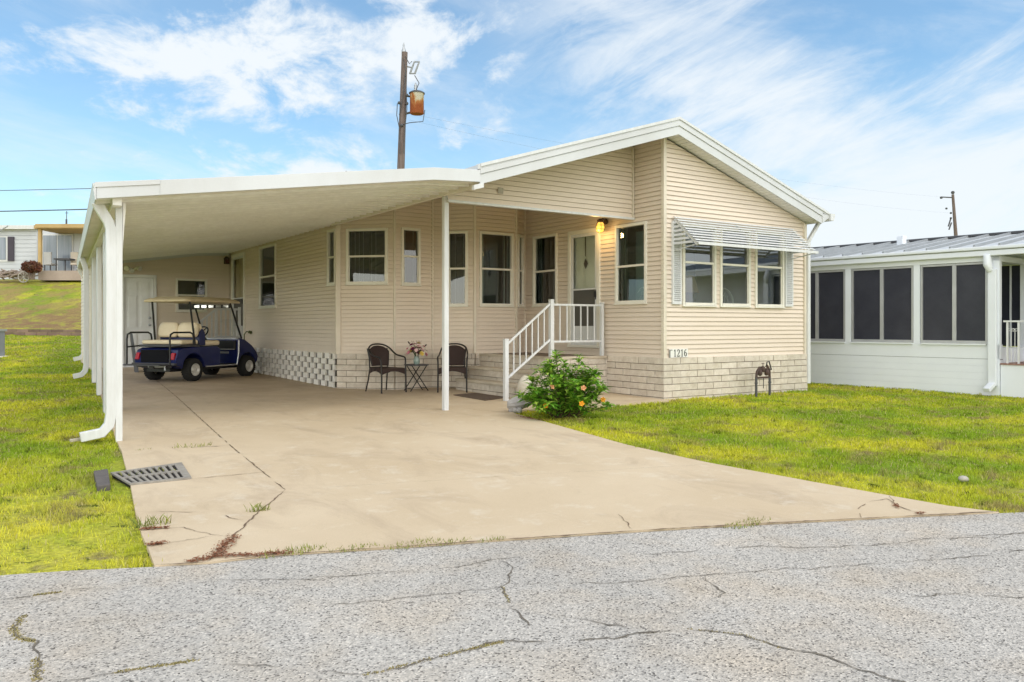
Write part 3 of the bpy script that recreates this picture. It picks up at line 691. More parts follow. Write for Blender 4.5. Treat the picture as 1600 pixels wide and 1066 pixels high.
# shutters
for a, b in ((9.845, 10.055), (12.775, 13.0)):
    mb = MB(); u0, u1 = a-XR, b-XR
    for q in ((u0, u0+.03, 1.56, 2.95), (u1-.03, u1, 1.56, 2.95), (u0+.03, u1-.03, 1.56, 1.61), (u0+.03, u1-.03, 2.9, 2.95)): wG.panel(mb, *q, .0, .045)
    z = 1.63
    while z < 2.88:
        mb.hexa([wG.pt(u0+.03, .040, z), wG.pt(u1-.03, .040, z), wG.pt(u1-.03, .012, z+.02), wG.pt(u0+.03, .012, z+.02), wG.pt(u0+.03, .042, z+.008), wG.pt(u1-.03, .042, z+.008), wG.pt(u1-.03, .014, z+.034), wG.pt(u0+.03, .014, z+.034)]); z += .034
    wG.panel(mb, u0+.02, u1-.02, 1.6, 2.92, .0, .013)
    mb.build('shutter', M_WHITE, HOUSE)
# front door with its storm door
def door(w, parent, a, b, z0, z1, name, panelm, storm=True, glass_split=.5):
    mb = MB(); f = .075
    for q in ((a, a+f, z0, z1), (b-f, b, z0, z1), (a+f, b-f, z1-f, z1)): w.panel(mb, *q, -.06, .04)
    w.panel(mb, a, b, z0-.045, z0-.001, -.06, .06)
    d = mb.build(name, M_FRAME if storm else M_DOOR, parent, bevel=.004)
    A, B = a+f+.003, b-f-.003; W = B-A; H = z1-f-z0
    mb = MB(); o = -.055 if storm else -.005
    w.panel(mb, A, B, z0, z1-f-.003, o-.04, o)
    # raised panels: 2 columns, three rows
    for i in range(2):
        u0 = A+W*(.12+.43*i); u1 = u0+W*.33
        for r0, r1 in ((.06, .37), (.44, .80), (.86, .955)):
            w.panel(mb, u0, u1, z0+H*r0, z0+H*r1, o, o+.010)
            w.panel(mb, u0+.025, u1-.025, z0+H*r0+.025, z0+H*r1-.025, o+.010, o+.018)
    lf = mb.build('door_leaf', panelm, d, bevel=.004)
    if storm:
        mb = MB(); e = .06; zm = z0+H*.50; zk = z0+H*.17
        for q in ((A, A+e, z0, z1-f), (B-e, B, z0, z1-f), (A+e, B-e, z1-f-e, z1-f), (A+e, B-e, z0, zk), (A+e, B-e, zm-.015, zm+.015)): w.panel(mb, *q, -.005, .022)
        mb.build('storm_door_frame', M_WHITE, d, bevel=.003)
        mb = MB(); mb.add([w.pt(A+e, .006, zm), w.pt(B-e, .006, zm), w.pt(B-e, .006, z1-f-e), w.pt(A+e, .006, z1-f-e)], [(0, 1, 2, 3)]); mb.build('pane', M_CLEAR, d, keep=True)
        mb = MB(); w.panel(mb, A+e, B-e, zk, zm-.015, -.004, .004); mb.build('screen', mat('insect_screen', (.10, .095, .085), scale=200, rough=.8), d)
        mb = MB(); w.panel(mb, B-.05, B-.025, zm-.16, zm-.05, .022, .06); w.panel(mb, B-.045, B-.03, zm-.2, zm-.02, .022, .03); mb.build('handle', M_BLACK, d)
    return d
dr = door(wP, HOUSE, yp(12.39), yp(11.455), .84, 3.0, 'front_door', M_DOORW)
mb = MB(); u = yp(11.92)                      # small diamond ornament hanging in the storm door
P = [wP.pt(u-.05, -.03, 2.36), wP.pt(u, -.03, 2.27), wP.pt(u+.05, -.03, 2.36), wP.pt(u, -.03, 2.46)]; mb.extr(P, (-.012, 0, 0)); mb.tube([wP.pt(u-.02, -.034, 2.5), wP.pt(u-.02, -.034, 2.9)], .008, 5); mb.build('door_ornament', M_RUST, dr)
door(wL, HOUSE, yl(22.38), yl(21.2), .83, 3.09, 'side_door', mat('tan_door', (.52, .42, .28), scale=2), glass_split=.5)
# fine line where the siding meets the brick: a starter strip
mb = MB()
for w, a, b in ((wG, 0, wG.L), (wP, 2.0, wP.L), (wC, 0, wC.L), (wF, 0, wF.L), (wB, 0, wB.L), (wD, 0, wD.L), (wL, 0, 9.75)): w.panel(mb, a, b, ZK-.012, ZK+.004, -.02, .012)
mb.build('starter_strip', M_TRIM, HOUSE)
# right gutter end and downspout
mb = MB(); mb.extr([(13.70, YF-.05, 3.20), (13.80, YF-.05, 3.20), (13.84, YF-.05, 3.33), (13.70, YF-.05, 3.33)], (0, 18, 0)); mb.build('gutter', M_WHITE, HOUSE)
mb = MB(); mb.bar((13.72, 9.75, 3.2), (13.44, 9.79, 2.82), .075, .055); mb.bar((13.44, 9.79, 2.84), (13.44, 9.79, .1), .075, .055, up=(0, 1, 0)); mb.build('downspout', M_WHITE, HOUSE, bevel=.008)

# awning over the three windows
AW = thing('window_awning', 'white metal slatted awning tilted over the three front windows', 'awning', (11.4, YG, 2.5), world=True)
ns = 10
for i in range(ns):
    t = i/(ns-1); y = 9.80-.50*t; z = 3.02-.455*t; mb = MB()
    mb.hexa([(9.86, y-.05, z-.024), (12.98, y-.05, z-.024), (12.98, y+.005, z-.001), (9.86, y+.005, z-.001), (9.86, y-.05, z-.012), (12.98, y-.05, z-.012), (12.98, y+.005, z+.009), (9.86, y+.005, z+.009)])
    if i == ns-1: mb.box(9.86, 12.98, y-.062, y-.054, z-.05, z-.004)
    mb.build('slat', M_WHITE, AW)
for x in (9.885, 11.4, 12.955):
    mb = MB(); mb.bar((x, 9.80, 2.985), (x, 9.28, 2.515), .02, .035, up=(0, .7, .7)); mb.build('rafter', M_WHITE2, AW)
for x in (9.885, 12.955):
    mb = MB(); mb.tube([(x, 9.82, 2.45), (x, 9.30, 2.53)], .009, 6); mb.build('brace', M_WHITE2, AW)
    mb = MB()
    for i in range(6):
        t = (i+.7)/6.5; z = 3.0-.45*t; mb.hexa([(x-.02, 9.81, z-.05), (x+.012, 9.81, z-.05), (x+.012, 9.81-.48*t, z-.05), (x-.02, 9.81-.48*t, z-.05), (x-.008, 9.81, z-.01), (x+.016, 9.81, z-.01), (x+.016, 9.81-.46*t, z-.01), (x-.008, 9.81-.46*t, z-.01)])
    mb.build('side_louver', M_WHITE2, AW)

def inside_chair(x, y, rz, label):
    t = thing('white_chair', label, 'chair', (x, y, .9), rz, 'white chairs seen through the windows')
    m = mat('white_cane', (.80, .82, .80), scale=5)
    mb = MB(); P = [(.22*math.cos(math.pi*k/12), 0, .72+.26*math.sin(math.pi*k/12)) for k in range(13)]; P = [(.20, 0, .42)]+P+[(-.20, 0, .42)]; mb.tube(P, .022, 7); mb.tube([(p[0]*.6, p[1], .55+(p[2]-.55)*.72) for p in P], .013, 6); mb.build('back_frame', m, t)
    mb = MB()
    for k in range(-3, 4): mb.tube([(k*.05, 0, .42), (k*.055, 0, .92-.02*k*k)], .009, 5)
    mb.build('spindles', m, t)
    mb = MB(); mb.box(-.22, .22, -.40, .02, .40, .44); mb.build('seat', m, t, bevel=.01)
    for q in ((-.2, -.38), (.2, -.38), (-.2, 0), (.2, 0)): mb = MB(); mb.tube([(q[0], q[1], 0), (q[0], q[1], .41)], .016, 6); mb.build('leg', m, t)
inside_chair(11.58, 10.28, R(-80), 'white cane chair seen through the middle front window under the awning')
LS = thing('table_lamp', 'tan lampshade seen through the first front window under the awning', 'lamp', (10.60, 10.2, 1.3), world=True)
mb = MB(); mb.lathe([(.21, 1.78), (.12, 2.08)], (10.60, 10.2, 0), 18, 'z', False, False); mb.build('lamp_shade', mat('tan_shade', (.52, .36, .20), scale=4), LS)
mb = MB(); mb.lathe([(.09, 1.3), (.02, 1.36), (.05, 1.5), (.02, 1.8)], (10.60, 10.2, 0), 12); mb.build('lamp_base', M_RUST, LS)
inside_chair(10.12, 10.80, R(80), 'white cane chair seen through the porch window beside the front corner')

# house number plate
NP = thing('house_number_plate', 'small white plate with the black number 1216 beside the brick corner', 'sign', (9.98, YG-.02, .72), world=True)
mb = MB(); mb.box(9.775, 10.21, YG-.034, YG-.022, .668, .812); mb.build('plate', mat('plate_white', (.80, .79, .75), scale=6), NP, bevel=.003)
mb = MB(); mb.box(9.775, 9.79, YG-.04, YG-.0345, .668, .80); mb.box(9.79, 9.835, YG-.04, YG-.0345, .79, .80); mb.build('broken_edge', M_DGREY, NP)
def stroke(mb, pts, wid, x0, z0, hgt, y):
    n = len(pts)
    for i in range(n-1):
        a, b = Vector(pts[i]), Vector(pts[i+1]); d = (b-a).normalized(); q = Vector((-d.y, d.x)); wa, wb = wid[i], wid[i+1]
        P = [a-q*wa-d*.01, b-q*wb+d*.01, b+q*wb+d*.01, a+q*wa-d*.01]
        mb.add([(x0+p.x*hgt, y, z0+p.y*hgt) for p in P], [(0, 1, 2, 3)])
ONE = [([(.12, .78), (.28, .98)], [.04, .05]), ([(.30, 1.0), (.30, .02)], [.075, .075]), ([(.12, .02), (.48, .02)], [.025, .025])]
TWO = [([(.06, .74), (.08, .88), (.2, .98), (.36, .96), (.46, .84), (.45, .66), (.34, .46), (.18, .26), (.07, .07)], [.06, .06, .04, .05, .08, .085, .06, .045, .04]), ([(.04, .06), (.50, .06), (.53, .22)], [.055, .06, .025])]
SIX = [([(.44, .92), (.34, .98), (.2, .88), (.1, .66), (.08, .4), (.14, .14), (.28, .03), (.42, .12), (.48, .32), (.42, .52), (.28, .58), (.14, .48)], [.05, .03, .05, .07, .08, .07, .035, .06, .075, .06, .03, .03])]
x = 9.865
for ch in (ONE, TWO, ONE, SIX):
    mb = MB()
    for p, w in ch: stroke(mb, p, w, x, .682, .120, YG-.0365)
    mb.build('numeral', M_BLACK, NP); x += .083

# porch lamp
PL = thing('porch_lamp', 'lit amber glass lamp in a black cage under the porch header', 'wall lamp', (XR-.04, 11.28, 2.97), world=True)
mb = MB(); mb.lathe([(.05, 0), (.055, .02), (.03, .035)], (0, 0, 0), 12, 'x'); 
mb.v = [(XR-.02-p[0], 11.28+p[1], 3.08+p[2]) for p in mb.v]; mb.tube([(XR-.03, 11.28, 3.08), (XR-.10, 11.28, 3.13), (XR-.16, 11.28, 3.10)], .011, 7); mb.lathe([(.035, 3.06), (.06, 3.075), (.055, 3.10), (.02, 3.12)], (XR-.16, 11.28, 0), 12); mb.build('bracket', M_RUST, PL)
mb = MB(); mb.lathe([(.045, 3.055), (.068, 3.02), (.075, 2.96), (.06, 2.90), (.03, 2.88)], (XR-.16, 11.28, 0), 14); mb.build('glass_shade', emat('lit_amber_glass', (1.0, .55, .09), 1.15), PL)
mb = MB()
for k in range(6):
    a = k*math.pi/3; mb.tube([(XR-.16+math.cos(a)*r, 11.28+math.sin(a)*r, z) for r, z in ((.05, 3.06), (.076, 3.02), (.083, 2.96), (.066, 2.892), (.02, 2.868))], .0045, 5)
for z, r in ((3.0, .081), (2.93, .078)): mb.tube([(XR-.16+math.cos(k*math.pi/8)*r, 11.28+math.sin(k*math.pi/8)*r, z) for k in range(16)], .0045, 5, closed=True)
mb.build('cage', M_RUST, PL)
ll = bpy.data.lights.new('porch_bulb', 'POINT'); ll.energy = 5; ll.color = (1, .62, .22); ll.shadow_soft_size = .05
lo = bpy.data.objects.new('porch_bulb', ll); COL.objects.link(lo); lo.parent = PL; lo.location = (-.25, 0, -.12)

# ------------------------------------------------------------------ porch, steps and rail
ST = thing('porch_steps', 'pale brick porch with two concrete steps leading up to the front door', 'steps', (8.6, 11.9, 0), world=True)
wf = Wall((8.40, 11.25), (XR-.05, 11.25)); wf.bricks('porch_front', ST, -.12, .62, M_BRICK, out=.03)
ws = Wall((8.40, 13.6), (8.40, 11.25)); ws.bricks('porch_riser', ST, -.12, .62, M_BRICK, out=.03)
mb = MB(); mb.box(8.40, XR-.003, 11.25, 13.95, .60, .655); mb.build('porch_floor', mat('porch_floor_paint', (.22, .17, .13), scale=4, rough=.8), ST)
mb = MB(); mb.box(8.36, XR-.06, 11.205, 11.40, .618, .664); mb.box(8.36, 8.5, 11.40, 13.55, .618, .664); mb.build('porch_cap', M_TREAD, ST, bevel=.008)
for nm, x0, zt in (('upper_step', 8.12, .425), ('lower_step', 7.84, .20)):
    w1 = Wall((x0, 13.5), (x0, 11.27)); w1.bricks(nm, ST, -.12, zt-.05, M_BRICK, out=.02, course=.125)
    w2 = Wall((x0, 11.27), (8.40, 11.27)); w2.bricks(nm, ST, -.12, zt-.05, M_BRICK, out=.02, course=.125)
    mb = MB(); mb.box(x0-.05, x0+.34, 11.225, 13.5, zt-.052, zt); mb.build('tread', M_TREAD, ST, bevel=.012, seg=3)
HR = thing('porch_handrail', 'white metal handrail with thin balusters along the porch steps', 'handrail', (8.4, 11.3, .66), world=True)
ry = 11.30
def rail_post(x, z0, z1, w=.036):
    mb = MB(); mb.box(x-w, x+w, ry-w, ry+w, z0, z1); mb.box(x-w-.004, x+w+.004, ry-w-.004, ry+w+.004, z1, z1+.02); mb.build('post', M_WHITE, HR, bevel=.004)
rail_post(7.50, gz(7.5, ry)-.02, .965); rail_post(8.44, .66, 1.635); rail_post(9.575, .66, 1.60, .03)
for a, b in (((7.53, ry, .90), (8.41, ry, 1.575)), ((7.53, ry, .33), (8.41, ry, .96)), ((8.47, ry, 1.565), (9.55, ry, 1.565)), ((8.47, ry, .925), (9.55, ry, .925))):
    mb = MB(); mb.bar(a, b, .035, .035); mb.build('rail', M_WHITE, HR, bevel=.004)
for i in range(1, 7):
    x = 7.53+.88*i/7; k = (x-7.53)/.88; mb = MB(); mb.box(x-.009, x+.009, ry-.009, ry+.009, .33+.63*k, .90+.675*k); mb.build('baluster', M_WHITE, HR)
for i in range(1, 7):
    x = 8.47+1.08*i/7; mb = MB(); mb.box(x-.009, x+.009, ry-.009, ry+.009, .925, 1.565); mb.build('baluster', M_WHITE, HR)

# ------------------------------------------------------------------ carport
def xe(y): return 1.177+.0945*(y-YF)
def cz(x): return (2.545+.149*(x-1.2)) if x < 5.187 else (3.139+.06*(x-5.187))     # underside of the roof pans
CP = thing('carport', 'long white metal carport with posts along the left of the beige home', 'carport', (3, 16, 0), world=True)
mb = MB(); y = YF+.04; YE = 24.8
while y < YE-.01:
    for w, dz in ((.27, .0), (.022, -.03)):
        y1 = min(YE, y+w); 
        if y1 <= y: break
        for xa, xb in ((None, 5.187), (5.187, 6.045 if y > 14.97 else 5.93)):
            A0 = xe(y) if xa is None else xa; A1 = xe(y1) if xa is None else xa
            mb.hexa([(A0, y, cz(A0)+dz), (xb, y, cz(xb)+dz), (xb, y1, cz(xb)+dz), (A1, y1, cz(A1)+dz), (A0, y, cz(A0)+.10), (xb, y, cz(xb)+.10), (xb, y1, cz(xb)+.10), (A1, y1, cz(A1)+.10)])
        y = y1
cr = mb.build('roof', M_PAN, CP)
mb = MB()
for x0, x1, q in ((1.177, 1.80, 0), (1.80, 5.187, -.004), (5.187, 5.90, -.004)):
    mb.hexa([(x0, YF-.004+q, cz(x0)-.010), (x1, YF-.004+q, cz(x1)-.010), (x1, YF+.035, cz(x1)-.010), (x0, YF+.035, cz(x0)-.010), (x0, YF-.004+q, cz(x0)+.155), (x1, YF-.004+q, cz(x1)+.155), (x1, YF+.035, cz(x1)+.155), (x0, YF+.035, cz(x0)+.155)])
mb.hexa([(1.16, YF-.016, cz(1.177)+.105), (1.80, YF-.016, cz(1.8)+.105), (1.8, YF-.0042, cz(1.8)+.105), (1.16, YF-.0042, cz(1.177)+.105), (1.16, YF-.016, cz(1.177)+.160), (1.80, YF-.016, cz(1.8)+.160), (1.8, YF-.0042, cz(1.8)+.160), (1.16, YF-.0042, cz(1.177)+.160)])
mb.build('front_fascia', M_WHITE2, cr, bevel=.003)
mb = MB(); mb.hexa([(5.80, YF-.012, 3.055), (5.955, YF-.012, 3.10), (5.955, YF+.05, 3.10), (5.80, YF+.05, 3.055), (5.80, YF-.012, 3.12), (5.955, YF-.012, 3.165), (5.955, YF+.05, 3.165), (5.80, YF+.05, 3.12)]); mb.build('beam_end', M_WHITE, CP)
# gutter along the left eave
mb = MB()
ys = [YF-.010+i*(YE-YF)/20 for i in range(21)]
loops = []
for y in ys:
    x = xe(y); z = cz(x)-.022; loops.append([(x-.012, y, z), (x-.03, y, z+.115), (x-.022, y, z+.118), (x-.036, y, z+.172), (x-.002, y, z+.172), (x-.002, y, z)])
mb.loft(loops, True, True, smooth=False); mb.build('gutter', M_WHITE2, CP)
mb = MB()                                   # rounded beam under the eave
mb.hexa([(xe(YF+.1)+.16, YF+.1, cz(xe(YF))-.05), (xe(YF+.1)+.25, YF+.1, cz(xe(YF))-.05), (xe(22.6)+.25, 22.6, cz(xe(22.6))-.05), (xe(22.6)+.16, 22.6, cz(xe(22.6))-.05), (xe(YF+.1)+.16, YF+.1, cz(xe(YF))+.03), (xe(YF+.1)+.25, YF+.1, cz(xe(YF))+.04), (xe(22.6)+.25, 22.6, cz(xe(22.6))+.04), (xe(22.6)+.16, 22.6, cz(xe(22.6))+.03)]); mb.build('eave_beam', M_PAN, CP)
for i, y in enumerate((9.9, 12.9, 15.9, 18.9)):
    x = xe(y)+.235; g = gz(x, y)-.02; zt = cz(x)+.01
    mb = MB(); mb.obox((x, y), (.094, .9955), (.9955, -.094), .04, .034, g, zt); p = mb.build('post', M_WHITE, CP, bevel=.004)
    mb = MB(); mb.extr([(x+.034, y-.03, zt-.55), (x+.036, y-.03, zt), (x+.075, y-.03, zt), (x+.05, y-.03, zt-.28)], (0, .06, 0)); mb.build('bracket', M_PAN, p)
    if i:
        mb = MB(); mb.obox((x-.012, y+.18), (.094, .9955), (.9955, -.094), .16, .012, g, zt); mb.build('side_panel', M_WHITE2, p)
mb = MB(); mb.box(5.955, 6.03, 10.62, 10.70, gz(6, 10.6)-.02, 3.13); mb.build('post', M_WHITE, CP, bevel=.004)
def downspout(y, off, zelb, kick=.22):
    x = xe(y)+.01; z = cz(x)-.0; xw = xe(y)+off; g = gz(xw, y)
    w, d = .052, .04
    mb = MB(); P = [(x, z), (xw-.02, z-.22), (xw, z-.30), (xw, g+.30), (xw-.02, g+.18), (xw-.09, g+.10), (xw-kick, g+.065)]
    loops = []
    for i, (px, pz) in enumerate(P):
        a = Vector(P[max(0, i-1)]); b = Vector(P[min(len(P)-1, i+1)]); dd = (b-a).normalized(); q = Vector((dd.y, -dd.x))
        loops.append([(px+q.x*w*s, y+d*e, pz+q.y*w*s) for s, e in ((-1, -1), (1, -1), (1, 1), (-1, 1))])
    mb.loft(loops, True, True, smooth=False); return mb.build('downspout', M_WHITE, CP, bevel=.008)
downspout(9.90, .155, 0, .30); downspout(19.7, .10, 0, .25); downspout(24.6, .14, 0, .25)
# ------------------------------------------------------------------ storage room at the end of the carport
SR = thing('storage_room', 'beige sided storage room with white door and small window at the back of the carport', 'storage room', (4.3, 23.6, .1), world=True)
wS = Wall((2.70, 22.6), (6.03, 22.6))
wS.open.append((3.36-2.7, 4.16-2.7, .1, 2.50))
wS.window(SR, 4.652-2.7, 5.44-2.7, 1.575, 2.435, split=.5, blinds=None)
wS.siding('front_wall', SR, .12, [((0, cz(2.7)+.02), (2.487, cz(5.187)+.02)), ((2.487, cz(5.187)+.02), (3.33, cz(6.03)+.02))], M_SIDE, expo=.095)
wS2 = Wall((2.70, 24.8), (2.70, 22.6)); wS2.siding('side_wall', SR, .12, [((0, cz(2.7)), (2.2, cz(2.7)+.001))], M_SIDE, expo=.095)
mb = MB(); mb.obox((2.70, 22.6), (1, 0), (0, 1), .035, .035, .12, cz(2.7)); mb.build('corner_trim', M_TRIM, SR)
mb = MB(); mb.box(2.66, 6.03, 22.56, 24.8, -.1, .15); mb.build('foundation', M_TREAD, SR)
mb = MB(); mb.hexa([(2.7, 24.78, .1), (6.0, 24.78, .1), (6.0, 24.8, .1), (2.7, 24.8, .1), (2.7, 24.78, cz(2.7)), (6.0, 24.78, cz(6.0)), (6.0, 24.8, cz(6.0)), (2.7, 24.8, cz(2.7))]); mb.build('back_wall', M_SIDE, SR)
mb = MB(); wS.panel(mb, 0, 3.3, cz(2.7)-.1, cz(2.7)-.099, 0, .001); 
mb = MB(); mb.hexa([(2.7, 22.50, cz(2.7)-.09), (5.187, 22.50, cz(5.187)-.09), (5.187, 22.58, cz(5.187)-.09), (2.7, 22.58, cz(2.7)-.09), (2.7, 22.50, cz(2.7)+.02), (5.187, 22.50, cz(5.187)+.02), (5.187, 22.58, cz(5.187)+.02), (2.7, 22.58, cz(2.7)+.02)]); mb.hexa([(5.188, 22.50, cz(5.187)-.09), (6.0, 22.50, cz(6.0)-.09), (6.0, 22.58, cz(6.0)-.09), (5.188, 22.58, cz(5.187)-.09), (5.188, 22.50, cz(5.187)+.02), (6.0, 22.50, cz(6.0)+.02), (6.0, 22.58, cz(6.0)+.02), (5.188, 22.58, cz(5.187)+.02)]); mb.build('top_trim', M_WHITE2, SR)
sd = door(wS, SR, 3.34-2.7, 4.18-2.7, .17, 2.50, 'door', M_DOOR, storm=False)
mb = MB()
for z in (1.22, 1.40):
    mb.lathe([(.035, 0), (.035, .012), (.014, .016), (.014, .04), (.03, .05), (.03, .07), (.012, .08)], (4.18-.16, 0, z), 10, 'y')
mb.v = [(p[0], 22.595-p[1], p[2]) for p in mb.v]; mb.build('knob', M_STEEL, sd)
mb = MB(); mb.box(3.2, 4.4, 22.2, 22.55, gz(3.8, 22.3)-.05, .16); mb.build('door_sill_step', M_TREAD, SR, bevel=.01)
FL = thing('floodlight', 'white twin floodlight above the storage room door', 'floodlight', (3.6, 22.55, 2.62), world=True)
mb = MB(); mb.lathe([(.05, 0), (.06, .02), (.05, .05)], (3.6, 0, 2.6), 12, 'y'); mb.v = [(p[0], 22.58-p[1], p[2]) for p in mb.v]; mb.build('base', M_WHITE, FL)
for s in (-1, 1):
    mb = MB(); mb.tube([(3.6+s*.03, 22.54, 2.62), (3.6+s*.08, 22.48, 2.66), (3.6+s*.12, 22.44, 2.66), (3.6+s*.16, 22.38, 2.64)], [.02, .03, .05, .065], 10); mb.build('lamp_head', mat('lamp_white', (.72, .70, .64), scale=4), FL)
BL = thing('carport_lantern', 'dark square wall lantern beside the side door under the carport', 'wall lamp', (5.9, 22.5, 2.9), world=True)
mb = MB(); mb.box(5.86, 5.98, 22.42, 22.54, 2.86, 3.0); mb.lathe([(.09, 3.0), (.03, 3.06)], (5.92, 22.48, 0), 4); mb.box(5.9, 5.94, 22.54, 22.575, 2.9, 2.98); mb.build('lantern_body', M_RUST, BL, bevel=.004)
mb = MB(); mb.box(5.875, 5.965, 22.415, 22.419, 2.885, 2.975); mb.build('pane', mat('dull_red_glass', (.10, .02, .02), rough=.2), BL)
# side steps and rail behind the cart
SS = thing('side_door_steps', 'concrete steps with white picket rail behind the golf cart', 'steps', (5.5, 21.8, 0), world=True)
mb = MB(); mb.box(5.25, 6.0, 21.25, 22.4, 0, .76); mb.box(4.95, 5.249, 21.25, 22.4, 0, .52); mb.box(4.65, 4.949, 21.25, 22.4, 0, .28); mb.build('treads', M_TREAD, SS, bevel=.01)
for a, b in (((4.75, 21.3, 1.12), (5.35, 21.3, 1.62)), ((4.75, 21.3, .45), (5.35, 21.3, .92)), ((5.35, 21.3, 1.62), (5.95, 21.3, 1.62)), ((5.35, 21.3, .92), (5.95, 21.3, .92))):
    mb = MB(); mb.bar(a, b, .05, .05); mb.build('rail', M_WHITE2, SS)
for i in range(11):
    x = 4.78+i*.115; k = min(1, max(0, (x-4.75)/.6)); mb = MB(); mb.box(x-.02, x+.02, 21.29, 21.31, .45+.47*k, 1.12+.5*k); mb.build('picket', M_WHITE2, SS)
for x in (4.74, 5.35, 5.93): mb = MB(); mb.box(x-.03, x+.03, 21.27, 21.33, .2, 1.2 if x < 5 else 1.68); mb.build('post', M_WHITE2, SS)
HC = MB(); HC.tube([(6.0, 20.6, 1.03), (5.93, 20.65, 1.06), (5.88, 20.7, .98), (5.88, 20.7, .6), (5.93, 20.6, .3), (5.96, 20.5, .1)], .014, 7); HC.tube([(6.03, 20.6, 1.03), (5.96, 20.6, 1.05)], .04, 8)
tag(HC.build('charging_cable', mat('green_cable', (.12, .14, .06)), origin=(5.95, 20.6, .1)), 'thin green cable hanging from a wall socket in front of the golf cart', 'cable')
BD = MB(); BD.hexa([(3.42, 21.0, .08), (3.50, 20.95, .08), (3.52, 21.2, .08), (3.44, 21.25, .08), (3.36, 21.3, 1.02), (3.40, 21.25, 1.02), (3.42, 21.5, 1.02), (3.38, 21.55, 1.02)])
tag(BD.build('leaning_board', M_DGREY, origin=(3.46, 21.1, .08), bevel=.01), 'slim dark board leaning beside the white storage door, half hidden by the front post', 'board')

